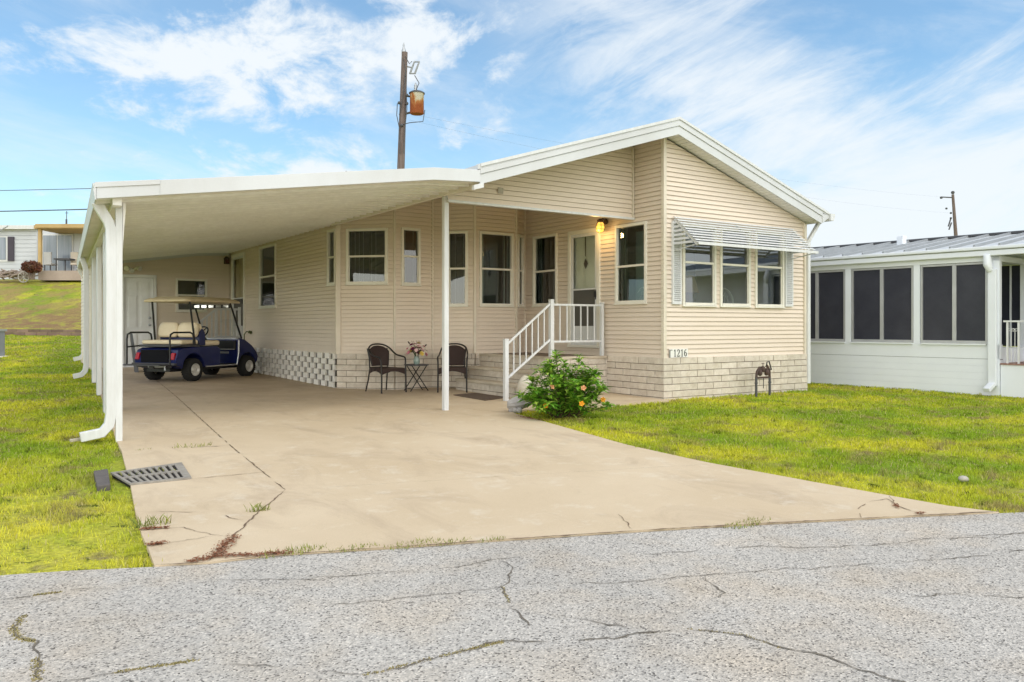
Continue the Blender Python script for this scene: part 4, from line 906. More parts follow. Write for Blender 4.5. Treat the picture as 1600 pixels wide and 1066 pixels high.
# ------------------------------------------------------------------ golf cart (x forward, y left)
M_BLUE = mat('dark_blue_paint', (.008, .016, .105), (.006, .011, .08), scale=3, rough=.3, coat=.35)
M_CREAM = mat('cream_vinyl', (.84, .72, .53), (.77, .65, .46), scale=5, rough=.5)
M_ROOFC = mat('cart_roof_plastic', (.72, .60, .40), (.64, .52, .34), scale=3, rough=.5)
M_TYRE = mat('tyre_rubber', (.018, .018, .018), scale=30, rough=.85, bump=.3)
M_CHROME = mat('bright_trim', (.70, .71, .72), scale=5, rough=.25, metal=.7)
M_RED = mat('red_lens', (.45, .012, .02), rough=.2)
def golf_cart():
    t = thing('golf_cart', 'dark blue golf cart with cream roof and rear facing cream bench under the carport', 'golf cart', (4.465, 19.0, gz(4.465, 19.0)), R(36))
    a1 = arc((-.88, .25), .325, 195, -8, 12); prof = [(-.05, .27), (-.05, .66), (-.14, .71), (-.62, .72), (-1.20, .70), (-1.32, .66), (-1.40, .46), (-1.38, .34), (-1.24, .30)]+a1[1:-1]+[(-.53, .27)]
    mb = MB(); mb.extr([(x, -.55, z) for x, z in prof], (0, 1.10, 0)); mb.build('rear_body', M_BLUE, t, bevel=.035, seg=3)
    a2 = arc((.88, .24), .30, 180, 5, 12); prof = [(.53, .27), (.54, .83), (.62, .88), (.80, .84), (1.06, .70), (1.22, .55), (1.28, .44), (1.24, .34), (1.18, .28)]+a2[::-1][1:-1]+[(.57, .27)]
    mb = MB(); mb.extr([(x, -.54, z) for x, z in prof], (0, 1.08, 0)); cw = mb.build('front_cowl', M_BLUE, t, bevel=.035, seg=3)
    for s in (-1, 1): mb = MB(); mb.ball((1.20, s*.38, .56), .075, 10, 8, .6, 1.1, .7); mb.build('headlight', M_CHROME, cw)
    mb = MB(); mb.box(1.26, 1.31, -.45, .45, .33, .42); mb.build('front_bumper', M_BLACK, t, bevel=.015)
    mb = MB(); mb.box(-.06, .56, -.53, .53, .26, .31); mb.box(-1.3, 1.1, -.3, .3, .2, .28); mb.build('floor_pan', M_BLACK, t)
    mb = MB(); mb.box(.46, .535, -.50, .50, .62, .82); mb.build('dashboard', M_BLACK, t, bevel=.01)
    for s in (-1, 1):
        mb = MB(); mb.tube([(-.52, s*.555, .285), (.50, s*.555, .285)], .016, 6); mb.tube([(.50, s*.55, .29), (.56, s*.55, .55), (.575, s*.545, .84)], .014, 6); mb.build('side_trim', M_CHROME, t)
    mb = MB(); mb.tube([(.545, -.54, .865), (.545, .54, .865)], .014, 6); mb.tube([(.455, -.5, .625), (.455, .5, .625)], .012, 6); mb.box(.452, .458, -.36, -.08, .53, .575); mb.build('dash_trim', M_CHROME, t)
    mb = MB(); mb.tube([(.46, .45, .66), (.38, .5, .82), (.30, .5, .84), (.18, .5, .76)], .014, 6); mb.build('hip_rail', M_CHROME, t)
    # wheels
    for x in (-.88, .88):
        for s in (-1, 1):
            y = s*.50; mb = MB(); mb.lathe([(.125, -.09), (.19, -.105), (.225, -.085), (.235, -.04), (.235, .04), (.225, .085), (.19, .105), (.125, .09)], (x, y, .235), 28, 'y', False, False); ty = mb.build('wheel', M_TYRE, t)
            mb = MB()
            for k in range(28):
                a = 2*math.pi*k/28; c_, s_ = math.cos(a), math.sin(a)
                for yo in (-.05, .05): mb.hexa([(x+c_*.23-s_*.012, y+yo-.03, .235+s_*.23+c_*.012), (x+c_*.23+s_*.012, y+yo-.03, .235+s_*.23-c_*.012), (x+c_*.23+s_*.012, y+yo+.03, .235+s_*.23-c_*.012), (x+c_*.23-s_*.012, y+yo+.03, .235+s_*.23+c_*.012), (x+c_*.242-s_*.012, y+yo-.03, .235+s_*.242+c_*.012), (x+c_*.242+s_*.012, y+yo-.03, .235+s_*.242-c_*.012), (x+c_*.242+s_*.012, y+yo+.03, .235+s_*.242-c_*.012), (x+c_*.242-s_*.012, y+yo+.03, .235+s_*.242+c_*.012)])
            mb.build('tread', M_TYRE, ty)
            mb = MB(); mb.lathe([(.02, s*.07), (.06, s*.075), (.065, s*.05), (.10, s*.045), (.115, s*.09), (.132, s*.098), (.128, s*.085), (.12, s*.0)], (x, y, .235), 24, 'y', True, False); mb.build('rim', mat('rim_paint', (.62, .60, .56), scale=9, rough=.35, metal=.2), ty)
    mb = MB(); mb.tube([(-.88, -.45, .235), (-.88, .45, .235)], .04, 8); mb.tube([(.88, -.45, .235), (.88, .45, .235)], .025, 8); mb.build('axles', M_DGREY, t)
    # seats
    mb = MB(); mb.box(-.55, -.03, -.52, .52, .73, .84); mb.build('front_seat', M_CREAM, t, bevel=.04, seg=4)
    mb = MB(); mb.hexa([(-.60, -.52, .88), (-.52, -.52, .88), (-.52, .52, .88), (-.60, .52, .88), (-.66, -.50, 1.20), (-.59, -.50, 1.20), (-.59, .50, 1.20), (-.66, .50, 1.20)]); mb.build('front_backrest', M_CREAM, t, bevel=.03, seg=4)
    mb = MB(); mb.extr([(-.70, -.53, .74), (-.50, -.53, .74), (-.52, -.53, 1.02), (-.60, -.53, 1.10), (-.68, -.53, 1.02)], (0, .03, 0)); mb.extr([(-.70, .50, .74), (-.50, .50, .74), (-.52, .50, 1.02), (-.60, .50, 1.10), (-.68, .50, 1.02)], (0, .03, 0)); mb.box(-.68, -.60, -.5, .5, .80, .98); mb.build('seat_shell', M_BLUE, t, bevel=.01)
    mb = MB(); mb.box(-1.22, -.72, -.53, .53, .77, .86); mb.build('rear_seat', M_CREAM, t, bevel=.035, seg=4)
    for s in (-1, 1):
        loops = []
        for k, (dx, ins) in enumerate(((0, .05), (.012, .018), (.04, 0), (.075, 0), (.098, .02), (.105, .05))):
            l = []
            for qy, qz, a0 in ((1, 1, 0), (-1, 1, 90), (-1, -1, 180), (1, -1, 270)):
                for i in range(7):
                    a = R(a0+15*i); r_ = .115 if qz > 0 else .08; y = qy*(.262-ins-r_)+r_*math.cos(a); z = 1.075+qz*(.16-ins-r_)+r_*math.sin(a)
                    l.append((-.80+dx+.16*(z-.92), s*.262+y, z))
            loops.append(l)
        mb = MB(); mb.loft(loops); mb.build('rear_backrest', M_CREAM, t)
    mb = MB(); mb.box(-1.27, -.70, -.56, .56, .715, .765); mb.build('rear_seat_base', M_DGREY, t, bevel=.012)
    mb = MB(); mb.box(-1.415, -1.36, -.36, .36, .40, .66); mb.build('cargo_well', mat('matte_black_liner', (.012, .012, .015), rough=.9, spec=.1), t, bevel=.01)
    for s in (-1, 1):
        mb = MB(); mb.hexa([(-1.43, s*.46-.05, .46), (-1.36, s*.46-.05, .46), (-1.36, s*.46+.05, .46), (-1.43, s*.46+.05, .46), (-1.385, s*.46-.045, .60), (-1.33, s*.46-.045, .60), (-1.33, s*.46+.045, .60), (-1.385, s*.46+.045, .60)]); mb.build('taillight', M_RED, t, bevel=.01)
    mb = MB(); mb.box(-1.46, -1.38, -.56, .56, .345, .39); mb.tube([(-1.42, -.45, .32), (-1.42, .45, .32)], .025, 8); mb.box(-1.5, -1.38, -.06, .06, .27, .33); mb.build('rear_bumper', M_DGREY, t, bevel=.008)
    mb = MB(); mb.tube([(-1.44, -.32, .32), (-1.46, .1, .315)], .03, 8); mb.tube([(-1.5, -.35, .36), (-1.5, -.36, .24)], .02, 6); mb.build('tow_hitch', M_STEEL, t)
    mb = MB(); mb.box(-1.76, -1.44, -.46, .50, .345, .37); mb.build('foot_plate', M_DGREY, t, bevel=.006)
    for s in (-1, 1):
        y = s*.56; mb = MB(); P = [(-1.58, y, .36), (-1.58, y, .88), (-1.56, y, .98), (-1.48, y, 1.02), (-1.0, y, 1.02), (-.92, y, .98), (-.90, y, .90), (-.90, y, .74)]
        mb.tube(P, .019, 8); mb.tube([(-1.58, y, .72), (-1.25, y, .74)], .016, 7); mb.build('grab_rail', M_BLACK, t)
    # canopy
    for s in (-1, 1):
        for a, b, nm in (((-.95, s*.50, 1.68), (-.82, s*.53, .74), 'rear_strut'), ((.33, s*.50, 1.66), (.68, s*.53, .87), 'front_strut')):
            mb = MB(); mb.tube([a, b], .021, 8); mb.build(nm, M_BLACK, t)
    def rr(hx, hy, r, z, cx, n=6):
        L = []
        for qx, qy, a0 in ((1, 1, 0), (-1, 1, 90), (-1, -1, 180), (1, -1, 270)):
            for k in range(n+1):
                a = R(a0+90*k/n); L.append((cx+qx*(hx-r)+r*math.cos(a), qy*(hy-r)+r*math.sin(a), z))
        return L
    mb = MB(); mb.loft([rr(.84, .57, .1, 1.675, -.27), rr(.87, .61, .13, 1.665, -.27), rr(.88, .62, .14, 1.685, -.27), rr(.86, .60, .13, 1.715, -.27), rr(.80, .54, .13, 1.745, -.27), rr(.74, .48, .12, 1.752, -.27), rr(.70, .44, .11, 1.775, -.27), rr(.4, .25, .1, 1.792, -.27)]); mb.build('canopy', M_ROOFC, t)
    mb = MB(); mb.add([(.34, -.48, 1.63), (.34, .48, 1.63), (.67, .51, .88), (.67, -.51, .88)], [(0, 1, 2, 3)]); mb.build('windshield', glass('clear_plastic', (.86, .86, .83), 1.3), t)
    mb = MB(); mb.box(.24, .27, -.56, .48, 1.555, 1.64); mi = mb.build('mirror', M_BLACK, t, bevel=.01)
    mb = MB()
    for i in range(5): mb.box(.225, .239, -.53+i*.2, -.39+i*.2, 1.568, 1.625)
    mb.build('mirror_glass', mat('mirror_silver', (.85, .85, .86), rough=.12, metal=1), mi)
    mb = MB(); c = Vector((.26, .26, 1.0)); ax = Vector((-.75, 0, .66)).normalized(); u = Vector((0, 1, 0)); v = ax.cross(u)
    mb.tube([c+(u*math.cos(k*math.pi/12)+v*math.sin(k*math.pi/12))*.18 for k in range(24)], .017, 7, closed=True)
    for k in (0, 2.1, 4.2): mb.tube([c, c+(u*math.cos(k)+v*math.sin(k))*.18], .013, 6)
    mb.tube([c, c-ax*.35], .022, 8); mb.build('steering_wheel', M_BLACK, t)
golf_cart()

# ------------------------------------------------------------------ patio chairs, table, flowers
def wicker():
    m = bpy.data.materials.new('brown_wicker'); m.use_nodes = True; nt = m.node_tree; L = nt.links.new; b = nt.nodes['Principled BSDF']
    b.inputs['Roughness'].default_value = .5
    tc = nn(nt, 'ShaderNodeTexCoord'); w1 = nn(nt, 'ShaderNodeTexWave', bands_direction='X'); setin(w1, Scale=28.0, Distortion=.3); w2 = nn(nt, 'ShaderNodeTexWave', bands_direction='Z'); setin(w2, Scale=36.0, Distortion=.3)
    L(tc.outputs['Object'], w1.inputs[0]); L(tc.outputs['Object'], w2.inputs[0])
    mm = nn(nt, 'ShaderNodeMath', operation='MULTIPLY'); L(w1.outputs['Fac'], mm.inputs[0]); L(w2.outputs['Fac'], mm.inputs[1])
    cr = nn(nt, 'ShaderNodeMix', data_type='RGBA'); L(mm.outputs[0], cr.inputs[0]); cr.inputs[6].default_value = (.022, .010, .008, 1); cr.inputs[7].default_value = (.085, .04, .03, 1)
    L(cr.outputs[2], b.inputs['Base Color']); bp = nn(nt, 'ShaderNodeBump'); bp.inputs['Distance'].default_value = .004; L(mm.outputs[0], bp.inputs['Height']); L(bp.outputs[0], b.inputs['Normal']); return m
M_WICK = wicker(); M_CHFR = mat('dark_bronze_frame', (.018, .014, .013), scale=9, rough=.35)
def patio_chair(loc, rz, label):
    t = thing('patio_chair', label, 'chair', loc, rz, 'wicker patio chairs at the small table')
    half = [(.265, -.27, 0), (.262, -.265, .25), (.262, -.255, .50), (.268, -.245, .60), (.272, -.20, .645), (.270, -.10, .66), (.262, .04, .685), (.25, .15, .745), (.222, .225, .81), (.15, .27, .858), (.06, .29, .878)]
    pts = half+[(-x, y, z) for x, y, z in half[::-1]]
    P = [Vector(p) for p in pts]; sm = []
    for i in range(len(P)-1):
        p0, p1, p2, p3 = P[max(0, i-1)], P[i], P[i+1], P[min(len(P)-1, i+2)]
        for k in range(3):
            u = k/3; sm.append(.5*((2*p1)+(p2-p0)*u+(2*p0-5*p1+4*p2-p3)*u*u+(3*p1-p0-3*p2+p3)*u**3))
    sm.append(P[-1]); mb = MB(); mb.tube(sm, .0155, 8); mb.build('arm_frame', M_CHFR, t)
    for s in (-1, 1):
        mb = MB(); mb.tube([(s*.215, .29, .80), (s*.20, .245, .62), (s*.195, .235, .42), (s*.205, .28, .2), (s*.225, .33, 0)], .013, 7); mb.build('rear_leg', M_CHFR, t)
    # seat pan with a curved apron
    mb = MB(); N = 10; top = []; 
    out = [(-.245, -.25), (.245, -.25), (.235, .0), (.20, .235), (-.20, .235), (-.235, 0)]
    mb.loft([[(x*.98, y, .425) for x, y in out], [(x, y, .43) for x, y in out], [(x, y, .445) for x, y in out], [(x*.9, y*.9, .452) for x, y in out]], smooth=False); st = mb.build('seat', M_WICK, t)
    mb = MB()
    for (xa, ya), (xb, yb) in (((-.248, -.252), (.248, -.252)), ((.248, -.25), (.205, .235)), ((-.248, -.25), (-.205, .235))):
        vs = []; 
        for i in range(N+1):
            u = i/N; x, y = xa+(xb-xa)*u, ya+(yb-ya)*u; d = .10-.06*math.sin(math.pi*u); vs += [(x, y, .44), (x, y, .43-d)]
        mb.add(vs, [(2*i, 2*i+2, 2*i+3, 2*i+1) for i in range(N)])
    mb.build('apron', M_WICK, st)
    mb = MB(); vs = []; NU, NV = 12, 10
    for j in range(NV+1):
        for i in range(NU+1):
            u = -1+2*i/NU; v = j/NV; w = .175+.045*v; top_ = .845-.075*u*u-.03*u**4
            z = .475+(top_-.475)*v; y = .235+.055*v-.05*u*u; vs.append((u*w, y, z))
    mb.add(vs, [(j*(NU+1)+i, j*(NU+1)+i+1, (j+1)*(NU+1)+i+1, (j+1)*(NU+1)+i) for j in range(NV) for i in range(NU)], True)
    bk = mb.build('backrest', M_WICK, t); so = bk.modifiers.new('thickness', 'SOLIDIFY'); so.thickness = .014
    mb = MB(); edge = [vs[j*(NU+1)] for j in range(NV+1)]+[vs[NV*(NU+1)+i] for i in range(1, NU+1)]+[vs[j*(NU+1)+NU] for j in range(NV-1, -1, -1)]; mb.tube(edge, .011, 6); mb.build('back_frame', M_CHFR, t)
    mb = MB(); mb.tube([(-.195, .235, .45), (.195, .235, .45)], .011, 6); mb.build('stretcher', M_CHFR, t)
    return t
g0 = gz(6.5, 13.8)
c0 = patio_chair((6.50, 13.80, g0), R(8), 'dark brown wicker patio chair left of the small flower table')
dup(c0, (7.60, 13.22, gz(7.6, 13.2)), R(-34), 'dark brown wicker patio chair partly hidden by the white carport post')
tx, ty = 7.10, 13.74; tg = gz(tx, ty)
TB = thing('folding_side_table', 'small round dark folding table between the two wicker chairs', 'table', (tx, ty, tg))
mb = MB(); mb.lathe([(.22, .475), (.235, .48), (.235, .495), (.225, .50), (.01, .50)], (0, 0, 0), 28); mb.build('table_top', M_DGREY, TB)
for s in (-1, 1):
    mb = MB(); mb.tube([(-.19, s*.13, 0), (.15, s*.13, .478)], .010, 7); mb.tube([(.19, s*.11, 0), (-.15, s*.11, .478)], .010, 7); mb.build('leg_frame', M_CHFR, TB)
mb = MB()
for x, z in ((-.16, .05), (.15, .478)): mb.tube([(x, -.13, z), (x, .13, z)], .008, 6)
for x, z in ((.16, .05), (-.15, .478)): mb.tube([(x, -.11, z), (x, .11, z)], .008, 6)
mb.build('stretcher', M_CHFR, TB)
M_VASE = mat('green_glass_vase', (.28, .36, .32), rough=.08, spec=.6)
mb = MB(); mb.lathe([(.045, 0), (.058, .03), (.062, .07), (.055, .11), (.045, .135), (.052, .15)], (0, 0, 0), 16); VA = mb.build('vase', M_VASE, origin=(tx-.01, ty-.03, tg+.5))
for v_ in VA.data.vertices: v_.co += Vector((tx-.01, ty-.03, tg+.5))
tag(VA, 'round green glass flower vase on the small folding table', 'vase')
BQ = thing('flower_bouquet', 'bouquet of pink, yellow and purple flowers in the glass vase', 'flowers', (tx-.01, ty-.03, tg+.60))
leafm = mat('bouquet_leaf', (.05, .09, .03), (.03, .06, .02), scale=20, rough=.6)
mb = MB()
for i in range(60):
    a = random.uniform(0, 6.28); e = random.uniform(.2, 1.3); r = random.uniform(.06, .16); c = Vector((math.cos(a)*math.cos(e)*r, math.sin(a)*math.cos(e)*r, .08+math.sin(e)*r)); d = Vector((math.cos(a), math.sin(a), random.uniform(-.3, .8))).normalized(); s = d.cross(Vector((0, 0, 1))).normalized()*.014
    mb.add([c, c+d*.03+s, c+d*.075, c+d*.03-s], [(0, 1, 2, 3)])
for i in range(16):
    a = random.uniform(0, 6.28); mb.tube([(0, 0, -.05), (math.cos(a)*.03, math.sin(a)*.03, .06), (math.cos(a)*.11, math.sin(a)*.11, .2)], .003, 4)
mb.build('leaves', leafm, BQ)
FC = {'pink': (.72, .28, .34), 'pale_pink': (.78, .55, .52), 'yellow': (.75, .55, .12), 'purple': (.22, .03, .10), 'cream': (.80, .72, .55)}
fk = ['pink', 'pale_pink', 'yellow', 'purple', 'pink', 'cream', 'yellow', 'pale_pink', 'purple', 'pink', 'pale_pink', 'cream', 'purple', 'pink', 'yellow', 'pale_pink', 'pink', 'purple', 'pale_pink', 'pink', 'cream', 'yellow']
for i, k in enumerate(fk):
    a = i*2.399; e = .15+1.25*(i/len(fk)); r = .185+.035*math.sin(i*3.1); c = Vector((math.cos(a)*math.cos(e)*r*1.1, math.sin(a)*math.cos(e)*r, .05+math.sin(e)*r*1.15)); n_ = (c-Vector((0, 0, .02))).normalized(); u = n_.orthogonal().normalized(); w = n_.cross(u); mb = MB(); R0 = random.uniform(.038, .062)
    for ring, (rr_, up) in enumerate(((1, .1), (.75, .5), (.45, .9))):
        for p in range(7):
            b = 2*math.pi*(p+.5*ring)/7; d = (u*math.cos(b)+w*math.sin(b)); s = n_.cross(d)*R0*.42*rr_; tip = c+d*R0*rr_+n_*R0*up*.6
            mb.add([c, c+d*R0*.55*rr_+s+n_*R0*.25*up, tip, c+d*R0*.55*rr_-s+n_*R0*.25*up], [(0, 1, 2, 3)])
    mb.build('flower', mat(k+'_petal', FC[k], rough=.7), BQ)
for a, b in (((0, 0, .1), (-.17, .02, .33)), ((.02, 0, .1), (.20, -.02, .27))):
    A, B = Vector(a), Vector(b); mb = MB(); mb.tube([A, B], .003, 5); mb.tube([A.lerp(B, .8), A.lerp(B, .83), B.lerp(A, .02), B], [.003, .012, .012, .003], 7); mb.build('cattail', mat('cattail_brown', (.06, .035, .03)), BQ)
for i in range(7):
    a = random.uniform(0, 6.28); mb = MB(); mb.tube([(0, 0, .15), (math.cos(a)*.06, math.sin(a)*.05, .27), (math.cos(a)*.10, math.sin(a)*.08, .34)], .0022, 4)
    for q in range(8):
        z = .24+q*.014; mb.ball((math.cos(a)*(.05+q*.006), math.sin(a)*(.04+q*.006), z), .006, 5, 4)
    mb.build('sprig', mat('dusky_sprig', (.42, .30, .26)), BQ)
mb = MB(); P = [(7.24, 12.59), (7.72, 12.62), (7.74, 11.66), (7.22, 11.50)]; mb.extr([(x, y, gz(x, y)+.002) for x, y in P], (0, 0, .014))
tag(mb.build('doormat', mat('brown_doormat', (.14, .10, .075), (.10, .07, .05), scale=40, rough=.95, bump=.4, bscale=200), origin=(7.48, 12.1, gz(7.48, 12.1))), 'flat brown doormat in front of the porch steps', 'doormat')

# ------------------------------------------------------------------ shell ornament, pale stone, shrub
mb = MB(); sx, sy = 6.86, 9.92; sg = gz(sx, sy); N, Mv = 40, 18; loops = []
for i in range(Mv+1):
    u = i/Mv; rad = math.sin(math.pi*min(1, .06+.94*u))**.55*(1-.35*u); l = []
    for k in range(N):
        a = 2*math.pi*k/N; rib = 1+.07*math.cos(11*a)+.03*math.sin(30*u); yy = math.cos(a)*.115*rad*rib; zz = .115+math.sin(a)*.115*rad*rib*(1.0)
        l.append((-.21+.42*u, yy, max(.0, zz+.05*(1-u)*0+.06*u)))
    loops.append(l)
mb.loft(loops); ca, sa = math.cos(R(-30)), math.sin(R(-30)); mb.v = [(sx+p[0]*ca-p[1]*sa, sy+p[0]*sa+p[1]*ca, sg+p[2]-.01) for p in mb.v]
for k in range(3): mb.ball((sx-.14+k*.03, sy+.06-k*.06, sg+.03), .045, 8, 6)
tag(mb.build('shell_ornament', mat('grey_carved_stone', (.42, .40, .39), (.32, .30, .29), scale=14, rough=.9, bump=.5, bscale=70), origin=(sx, sy, sg)), 'grey ridged stone shell ornament at the edge of the shrub', 'ornament')
mb = MB(); mb.ball((0, 0, 0), .13, 14, 10, 1, 1, 1.5); mb.v = [tuple(Vector(p)*(1+.12*mnoise.noise(Vector(p)*9))+Vector((7.72, 11.05, .19))) for p in mb.v]
tag(mb.build('pale_stone', mat('pale_stone', (.66, .62, .54), (.5, .45, .36), scale=8, rough=.9, bump=.3), origin=(7.72, 11.05, -.01)), 'pale rounded stone against the step behind the shrub', 'stone')
def leafy(name, label, cx, cy, stems, spread, height, leaf, nleaf, greens, flowers):
    t = thing(name, label, 'shrub', (cx, cy, gz(cx, cy)))
    sb = MB(); V_ = []; F_ = []; T_ = []
    fl = MB(); nf = 0; tips = []
    for i in range(stems):
        a = random.uniform(0, 6.28); r = spread*math.sqrt(random.random()); hh = height*(1-.62*(r/spread)**2)*random.choice((.5, .62, .75, .85, 1.0, 1.12))
        bx, by = math.cos(a)*r*.3, math.sin(a)*r*.3; ex, ey = math.cos(a)*r, math.sin(a)*r
        pts = [Vector((bx, by, 0)), Vector((bx*.6+ex*.4, by*.6+ey*.4, hh*.45)), Vector((ex, ey, hh*.85)), Vector((ex*1.06, ey*1.06, hh))]
        sb.tube(pts, [.007, .006, .004, .002], 5); tips.append(pts[-1])
        for k in range(nleaf):
            u = .12+.88*(k/nleaf)**.8; j = min(2, int(u*3)); q = pts[j].lerp(pts[j+1], u*3-j)
            b = k*2.4+i; d = Vector((math.cos(b), math.sin(b), random.uniform(-.25, .75))).normalized(); L_ = leaf*random.uniform(.6, 1.25)*(1-.3*(u > .93)); s = d.cross(Vector((0, 0, 1))).normalized(); up = s.cross(d); q = q+d*.012
            W = L_*.24; base = len(V_)
            V_ += [q, q+d*L_*.4+s*W+up*W*.35, q+d*L_-up*L_*random.uniform(.05, .3), q+d*L_*.4-s*W+up*W*.35, q+d*L_*.45]
            F_ += [(base, base+1, base+4), (base+1, base+2, base+4), (base+2, base+3, base+4), (base+3, base, base+4)]; tn = random.random(); T_ += [tn]*4
    lb = MB(); lb.v = [tuple(v) for v in V_]; lb.f = F_; lb.sm = [False]*len(F_); lb.tone = T_
    m = bpy.data.materials.new(name+'_leaf'); m.use_nodes = True; nt = m.node_tree; L = nt.links.new; b = nt.nodes['Principled BSDF']; b.inputs['Roughness'].default_value = .38; b.inputs['Specular IOR Level'].default_value = .5
    at = nn(nt, 'ShaderNodeAttribute', attribute_name='tone'); cr = nn(nt, 'ShaderNodeValToRGB'); L(at.outputs['Fac'], cr.inputs[0]); e = cr.color_ramp.elements; e[0].color = (*greens[0], 1); e[1].color = (*greens[-1], 1)
    for i, g in enumerate(greens[1:-1]): x = e.new((i+1)/(len(greens)-1)); x.color = (*g, 1)
    L(cr.outputs[0], b.inputs['Base Color']); tr = nn(nt, 'ShaderNodeBsdfTranslucent'); L(cr.outputs[0], tr.inputs[0]); mx = nn(nt, 'ShaderNodeMixShader'); mx.inputs[0].default_value = .25; L(b.outputs[0], mx.inputs[1]); L(tr.outputs[0], mx.inputs[2]); L(mx.outputs[0], nt.nodes['Material Output'].inputs[0])
    ob = lb.build('foliage', m, t); sb.build('stems', mat('shrub_stem', (.10, .07, .04), scale=20), t)
    for (fx, fy, fz, kind) in flowers:
        fb = MB(); c = Vector((fx, fy, fz)); n_ = Vector((random.uniform(-.9, .3), random.uniform(-1, -.3), random.uniform(-.2, .7))).normalized(); u = n_.orthogonal().normalized(); w = n_.cross(u)
        for p in range(5):
            a = 2*math.pi*p/5; d = u*math.cos(a)+w*math.sin(a); s = n_.cross(d)*.024
            fb.add([c, c+d*.024+s*.8+n_*.014, c+d*.042+n_*.006, c+d*.024-s*.8+n_*.014], [(0, 1, 2, 3)])
        fb.tube([c, c+n_*.05], .004, 5); fb.build('flower', mat('hibiscus_'+kind, {'orange': (.80, .36, .02), 'peach': (.72, .36, .18)}[kind], rough=.6), t)
    return t
leafy('flowering_shrub', 'green leafy shrub with orange flowers at the corner of the lawn by the steps', 7.03, 9.10, 84, .60, .84, .12, 44, [(.06, .17, .016), (.13, .33, .025), (.24, .46, .035), (.46, .60, .10)],
      [(-.16, -.58, .24, 'orange'), (.36, -.40, .25, 'orange'), (-.42, -.26, .45, 'peach'), (-.08, -.52, .44, 'peach'), (-.52, -.26, .20, 'orange')])

# ------------------------------------------------------------------ drain grate, pipes, small things on the ground
GR = thing('drain_grate', 'rusty grey cast iron drain grate set in the driveway edge', 'drain grate', (1.38, 7.6, gz(1.38, 7.6)), world=True)
gp = [Vector((1.14, 7.24)), Vector((1.62, 7.25)), Vector((1.71, 8.05)), Vector((1.08, 7.85))]
M_GRATE = mat('weathered_cast_iron', (.34, .315, .275), (.24, .215, .185), scale=18, rough=.8, bump=.2)
def bil(u, v): return gp[0].lerp(gp[1], u).lerp(gp[3].lerp(gp[2], u), v)
def cell(mb, u0, u1, v0, v1, z0, z1):
    P = [bil(u0, v0), bil(u1, v0), bil(u1, v1), bil(u0, v1)]; mb.hexa([(p.x, p.y, gz(p.x, p.y)+z0) for p in P]+[(p.x, p.y, gz(p.x, p.y)+z1) for p in P])
mb = MB(); cell(mb, 0, 1, 0, .07, .001, .016); cell(mb, 0, 1, .93, 1, .001, .016); cell(mb, 0, 1, .46, .54, .001, .016)
nb_ = 9
for i in range(nb_+1):
    u = .0+.88*i/nb_
    for v0, v1 in ((.07, .46), (.54, .93)): cell(mb, u, u+.045 if i < nb_ else 1.0, v0, v1, .001, .0155)
mb.build('grate_bars', M_GRATE, GR)
mb = MB(); cell(mb, .01, .99, .01, .99, -.02, .0045); mb.build('pit', mat('drain_pit', (.02, .016, .012), rough=.95), GR)
mb = MB(); P = [(.90, 7.22), (1.0, 7.27), (1.08, 8.0), (.96, 7.96)]; mb.extr([(x, y, gz(x, y)-.05) for x, y in P], (0, 0, .075))
tag(mb.build('edging_block', mat('dark_block', (.15, .13, .12), (.10, .09, .085), scale=14, rough=.9, bump=.4), origin=(.98, 7.6, gz(.98, 7.6)), bevel=.008), 'dark grey edging block in the grass beside the drain grate', 'block')
mb = MB(); mb.bar((.98, 9.95, gz(1, 10)+.03), (1.34, 10.12, gz(1.3, 10)+.04), .045, .03)
tag(mb.build('splash_strip', mat('weathered_wood_strip', (.55, .50, .40), (.4, .34, .25), scale=14, rough=.9), origin=(1.15, 10.03, gz(1.1, 10)), bevel=.005), 'pale wooden strip lying in the grass below the front downspout', 'strip')
WM = thing('water_pipe_stand', 'dark rusty pipe stand with valves against the front brick skirt', 'pipe stand', (11.69, 9.45, 0), world=True)
for x in (11.52, 11.88): mb = MB(); mb.tube([(x, 9.45, -.05), (x, 9.45, .30)], .022, 8); mb.tube([(x, 9.45, .19), (x, 9.45, .21)], .03, 8); mb.build('riser_pipe', M_DGREY, WM)
mb = MB(); mb.tube([(11.52, 9.45, .29), (11.88, 9.45, .29)], .018, 8); mb.tube([(11.52, 9.45, .28), (11.54, 9.45, .40), (11.62, 9.45, .47)], .022, 8); mb.tube([(11.88, 9.45, .28), (11.87, 9.45, .42), (11.80, 9.45, .50)], .022, 8); mb.tube([(11.56, 9.45, .44), (11.84, 9.45, .44)], .015, 8); mb.build('manifold', M_RUST, WM)
for x, z, r in ((11.62, .38, .04), (11.70, .44, .038), (11.80, .38, .042)):
    mb = MB(); mb.lathe([(.015, -.06), (r, -.04), (r, .03), (.02, .05)], (x, 9.45, z), 10); mb.tube([(x, 9.45, z), (x, 9.45, z+.10)], .008, 6); mb.tube([(x-.035, 9.45, z+.1), (x+.035, 9.45, z+.1)], .007, 6); mb.build('valve', M_RUST, WM)
mb = MB(); mb.tube([(11.80, 9.45, .50), (11.78, 9.43, .56), (11.84, 9.43, .57), (11.90, 9.43, .42)], .012, 6); mb.tube([(11.70, 9.44, .28), (11.70, 9.44, .10)], .007, 6); mb.build('lever', M_BLACK, WM)
mb = MB(); mb.ball((0, 0, 0), .04, 9, 7, 1.3, 1, .7); mb.v = [tuple(Vector(p)*(1+.25*mnoise.noise(Vector(p)*25))+Vector((7.2, 3.68, gz(7.2, 3.68)+.015))) for p in mb.v]
tag(mb.build('lawn_stone', mat('white_stone', (.44, .41, .36), scale=20, rough=.9), origin=(7.2, 3.68, gz(7.2, 3.68))), 'small whitish stone lying alone in the right lawn', 'stone')

